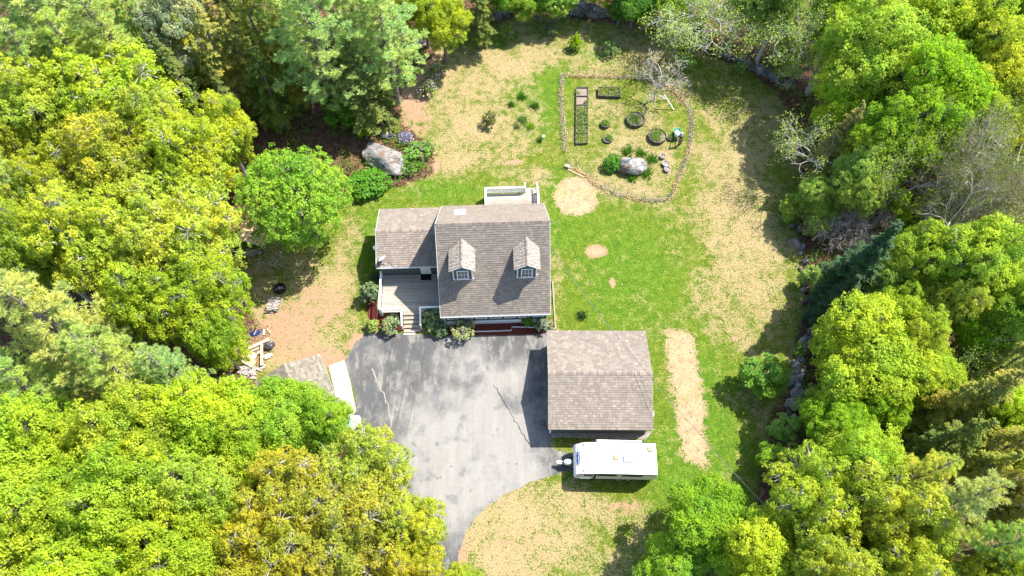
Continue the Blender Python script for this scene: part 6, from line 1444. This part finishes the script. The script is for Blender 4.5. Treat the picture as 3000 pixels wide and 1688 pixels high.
C = np.array(C); L = .20 * r.uniform(.3, 1.5, n); V, F, T = leaves(C, unit(np.array([0, 0, 1.0]) + r.normal(0, .4, (n, 3))), r.normal(0, 1, (n, 3)) * np.array([1, 1, .2]), L, L * .35, .05, r.uniform(0, 1, n)); o = put('wood_scraps', np_mesh('wood_scraps', V, F, M['leaf'], dict(tint=T))); o.color = (.55, .36, .26, 1); tag(o, 'pinkish wood chips and scraps strewn round the heap of boards', 'scraps', kind='stuff')
pw = NT('pool_water'); PW = pw.done((0.10, 0.13, 0.14), 0.06, 0.9)
sheet('pool_water', rough_poly([G2(2300 + 75 * math.cos(t), 1015 + 55 * math.sin(t)) for t in np.linspace(0, 6.28, 22)[:-1]], .5, .15, 44), 0.02, PW)
# odds by the driveway
p = G(884, 1063, .1); o = put('plastic_sheet', rock_mesh(320, 3, M['teal'], .25, 1, 3), None, (p[0], p[1], .05), (0, 0, .5), (.8, .6, .08)); tag(o, 'pale teal plastic sheet at the driveway edge below the shed apron', 'plastic sheet')
o = MB().bar(G(884, 1178, .1), G(896, 1207, .06), .22, .05).build('board', M['white']); tag(o, 'white board lying under the golden oak at the driveway edge', 'board')
# white hoop edging of the mulch bed, timber edging beside the house
mb = MB(); E_ = [(-2.2, -5.92), (-1.16, -5.944), (1.32, -5.934), (1.40, -5.60), (2.68, -5.66), (3.3, -5.7)]
for i in range(len(E_) - 1):
    a, b = np.array(E_[i]), np.array(E_[i + 1]); L = np.linalg.norm(b - a); n = max(1, int(L / .14)); d = (b - a) / n
    for k in range(n):
        q = a + d * k; mb.tube([(q[0], q[1], 0), (q[0] + d[0] * .1, q[1] + d[1] * .1, .22), (q[0] + d[0] * .5, q[1] + d[1] * .5, .30), (q[0] + d[0] * .9, q[1] + d[1] * .9, .22), (q[0] + d[0], q[1] + d[1], 0)], .014, 4, cap=False)
    mb.bar((*a, .12), (*b, .12), .02, .03); mb.bar((*a, .22), (*b, .22), .02, .03)
o = mb.build('hoop_edging', M['white'], None, (HX, HY_, 0), (0, 0, HYAW)); tag(o, 'white hooped lawn edging along the red mulch bed', 'edging')
o = MB().box(5.10, 5.22, -5.9, -1.2, .0, .14).build('timber_edging', M['deck_y'], None, (HX, HY_, 0), (0, 0, HYAW)); tag(o, 'straight pale timber edging between the house side and the lawn', 'edging')
o = MB().box(4.3, 5.1, -5.95, -5.83, .0, .14).build('timber_edging', M['deck_y'], None, (HX, HY_, 0), (0, 0, HYAW)); tag(o, 'short pale timber edging at the house corner behind the garage', 'edging')
# overhead service cables from the house gable to the southeast wood
c, s = math.cos(HYAW), math.sin(HYAW); A0 = np.array([HX + 4.42 * c + .5 * s, HY_ + 4.42 * s - .5 * c, 5.9]); B0 = G(2000, 1348, 7.0)
for k, (dz_, dy_, lb) in enumerate(((0, 0, 'dark overhead service cable from the house gable over the garage'), (-.28, .10, 'thin pale cable hanging just under the dark service cable'))):
    pts = []
    for t in np.linspace(0, 1, 25): q = A0 + (B0 - A0) * t; q[2] -= (1.75 + .1 * k) * 4 * t * (1 - t); pts.append(q + np.array([dy_, 0, dz_]))
    o = MB().tube(pts, .013 if k == 0 else .009, 5).build('overhead_cable', M['cable' if k == 0 else 'metal']); tag(o, lb, 'cable', 'overhead cables')
up_ = empty('utility_pole', (B0[0] + .12, B0[1] - .1, 0), 0, 'wooden utility pole standing among the yellow green oaks of the southeast wood', 'pole')
MB().tube([(0, 0, -.2), (0, 0, 7.0)], [.14, .11], 10).build('pole', M['bark'], up_); MB().bar((-.5, 0, 6.6), (.5, 0, 6.6), .09, .1).build('crossarm', M['grey_wood'], up_)

# ------------------------------------------------------------------ grass tufts, leaf litter, undergrowth
HOUSEB = [(-11.9, 25.0, 3.6, 37.4), (2.6, 16.1, 11.4, 24.9), (-21.5, 15.5, -14.2, 22.7)]
def free(x, y):
    ok = np.ones(len(x), bool)
    for a, b, c_, d_ in HOUSEB: ok &= ~((x > a) & (x < c_) & (y > b) & (y < d_))
    return ok & ~inpoly(x, y, DRIVE) & ~inpoly(x, y, SLAB)
r = np.random.default_rng(51); n = 120000
x = r.uniform(-34, 36, n); y = r.uniform(4, 66, n); lw, dr, dt_, st_, lu = masks(x[:, None], y[:, None])
lw, dr, dt_, st_, lu = (q[:, 0] for q in (lw, dr, dt_, st_, lu)); keep = (r.random(n) < (lw - .35) * (1.15 - .75 * dt_ - .8 * st_)) & free(x, y)
x, y, dr, lu = x[keep], y[keep], dr[keep], lu[keep]; n = len(x)
isdry = r.random(n) < np.clip(dr * 1.05 - .12, .02, .85)
a = r.uniform(0, 6.283, n); D = np.stack([np.cos(a), np.sin(a), r.uniform(.1, .5, n)], -1); C = np.stack([x, y, np.full(n, .005)], -1)
for nm, sel, col, lb in (('grass', ~isdry, (.145, .190, .016), 'short green grass blades of the lawn'), ('dry_grass', isdry, (.40, .30, .175), 'dry straw coloured grass of the tan lawn patches')):
    k = sel.sum(); V, F, T_ = needles(C[sel], D[sel], r.uniform(.08, .20, k), r.uniform(.03, .06, k), r.uniform(.1, .9, k), r); o = put(nm, np_mesh(nm, V, F, M['leaf'], dict(tint=T_))); o.color = (*col, 1); tag(o, lb, 'grass', kind='stuff')
n = 150000; x = r.uniform(-58, 58, n); y = r.uniform(2, 74, n); lw = masks(x[:, None], y[:, None])[0][:, 0]; keep = (lw < .62) & free(x, y); x, y = x[keep], y[keep]; n = len(x)
C = np.stack([x, y, r.uniform(.01, .07, n)], -1); L = .17 * r.uniform(.5, 1.3, n); V, F, T_ = leaves(C, unit(np.array([0, 0, 1.0]) + r.normal(0, .35, (n, 3))), r.normal(0, 1, (n, 3)) * np.array([1, 1, .2]), L, L * .7, .15, r.uniform(0, 1, n))
o = put('fallen_leaves', np_mesh('fallen_leaves', V, F, M['leaf'], dict(tint=T_))); o.color = (.17, .10, .065, 1); tag(o, 'brown fallen leaves covering the forest floor', 'leaf litter', kind='stuff')
m_ = 6500; x = r.uniform(-58, 58, m_); y = r.uniform(2, 74, m_); lw = masks(x[:, None], y[:, None])[0][:, 0]; keep = (lw < .25) & free(x, y); P = np.stack([x[keep], y[keep]], -1); m_ = len(P); rep_ = np.repeat(np.arange(m_), 26); n = len(rep_)
hh = r.uniform(.25, 1.3, m_)[rep_]; C = np.concatenate([P[rep_] + r.normal(0, .38, (n, 2)), (hh * r.uniform(.3, 1, n))[:, None]], 1); L = .19 * r.uniform(.6, 1.4, n)
V, F, T_ = leaves(C, unit(np.array([0, 0, 1.0]) + r.normal(0, .35, (n, 3))), r.normal(0, 1, (n, 3)) * np.array([1, 1, .3]), L, L * .65, .15, np.clip(r.normal(.5, .2, m_)[rep_] + r.normal(0, .15, n), 0, 1))
o = put('undergrowth', np_mesh('undergrowth', V, F, M['leaf'], dict(tint=T_))); o.color = (.13, .26, .025, 1); tag(o, 'green seedlings and ferns under the trees', 'undergrowth', kind='stuff')

r = np.random.default_rng(91); n = 1600; x = r.uniform(-30, 34, n); y = r.uniform(5, 60, n); lw = masks(x[:, None], y[:, None])[0][:, 0]
keep = (lw > .5) & ~((x > -11.9) & (x < 3.6) & (y > 25) & (y < 37.4)) & ~((x > 2.6) & (x < 11.4) & (y > 12.6) & (y < 24.9)) & ~((x < -14) & (y < 22.7)); C = np.stack([x, y, np.full(n, .03)], -1)[keep]; n = len(C)
L = r.uniform(.05, .14, n); V, F, T_ = leaves(C, unit(np.array([0, 0, 1.0]) + r.normal(0, .3, (n, 3))), r.normal(0, 1, (n, 3)) * np.array([1, 1, .1]), L, L * .7, .15, r.uniform(0, 1, n))
o = put('stray_leaves', np_mesh('stray_leaves', V, F, M['leaf'], dict(tint=T_))); o.color = (.55, .46, .36, 1); tag(o, 'pale stray leaves and bits scattered over lawn and driveway', 'stray leaves', kind='stuff')
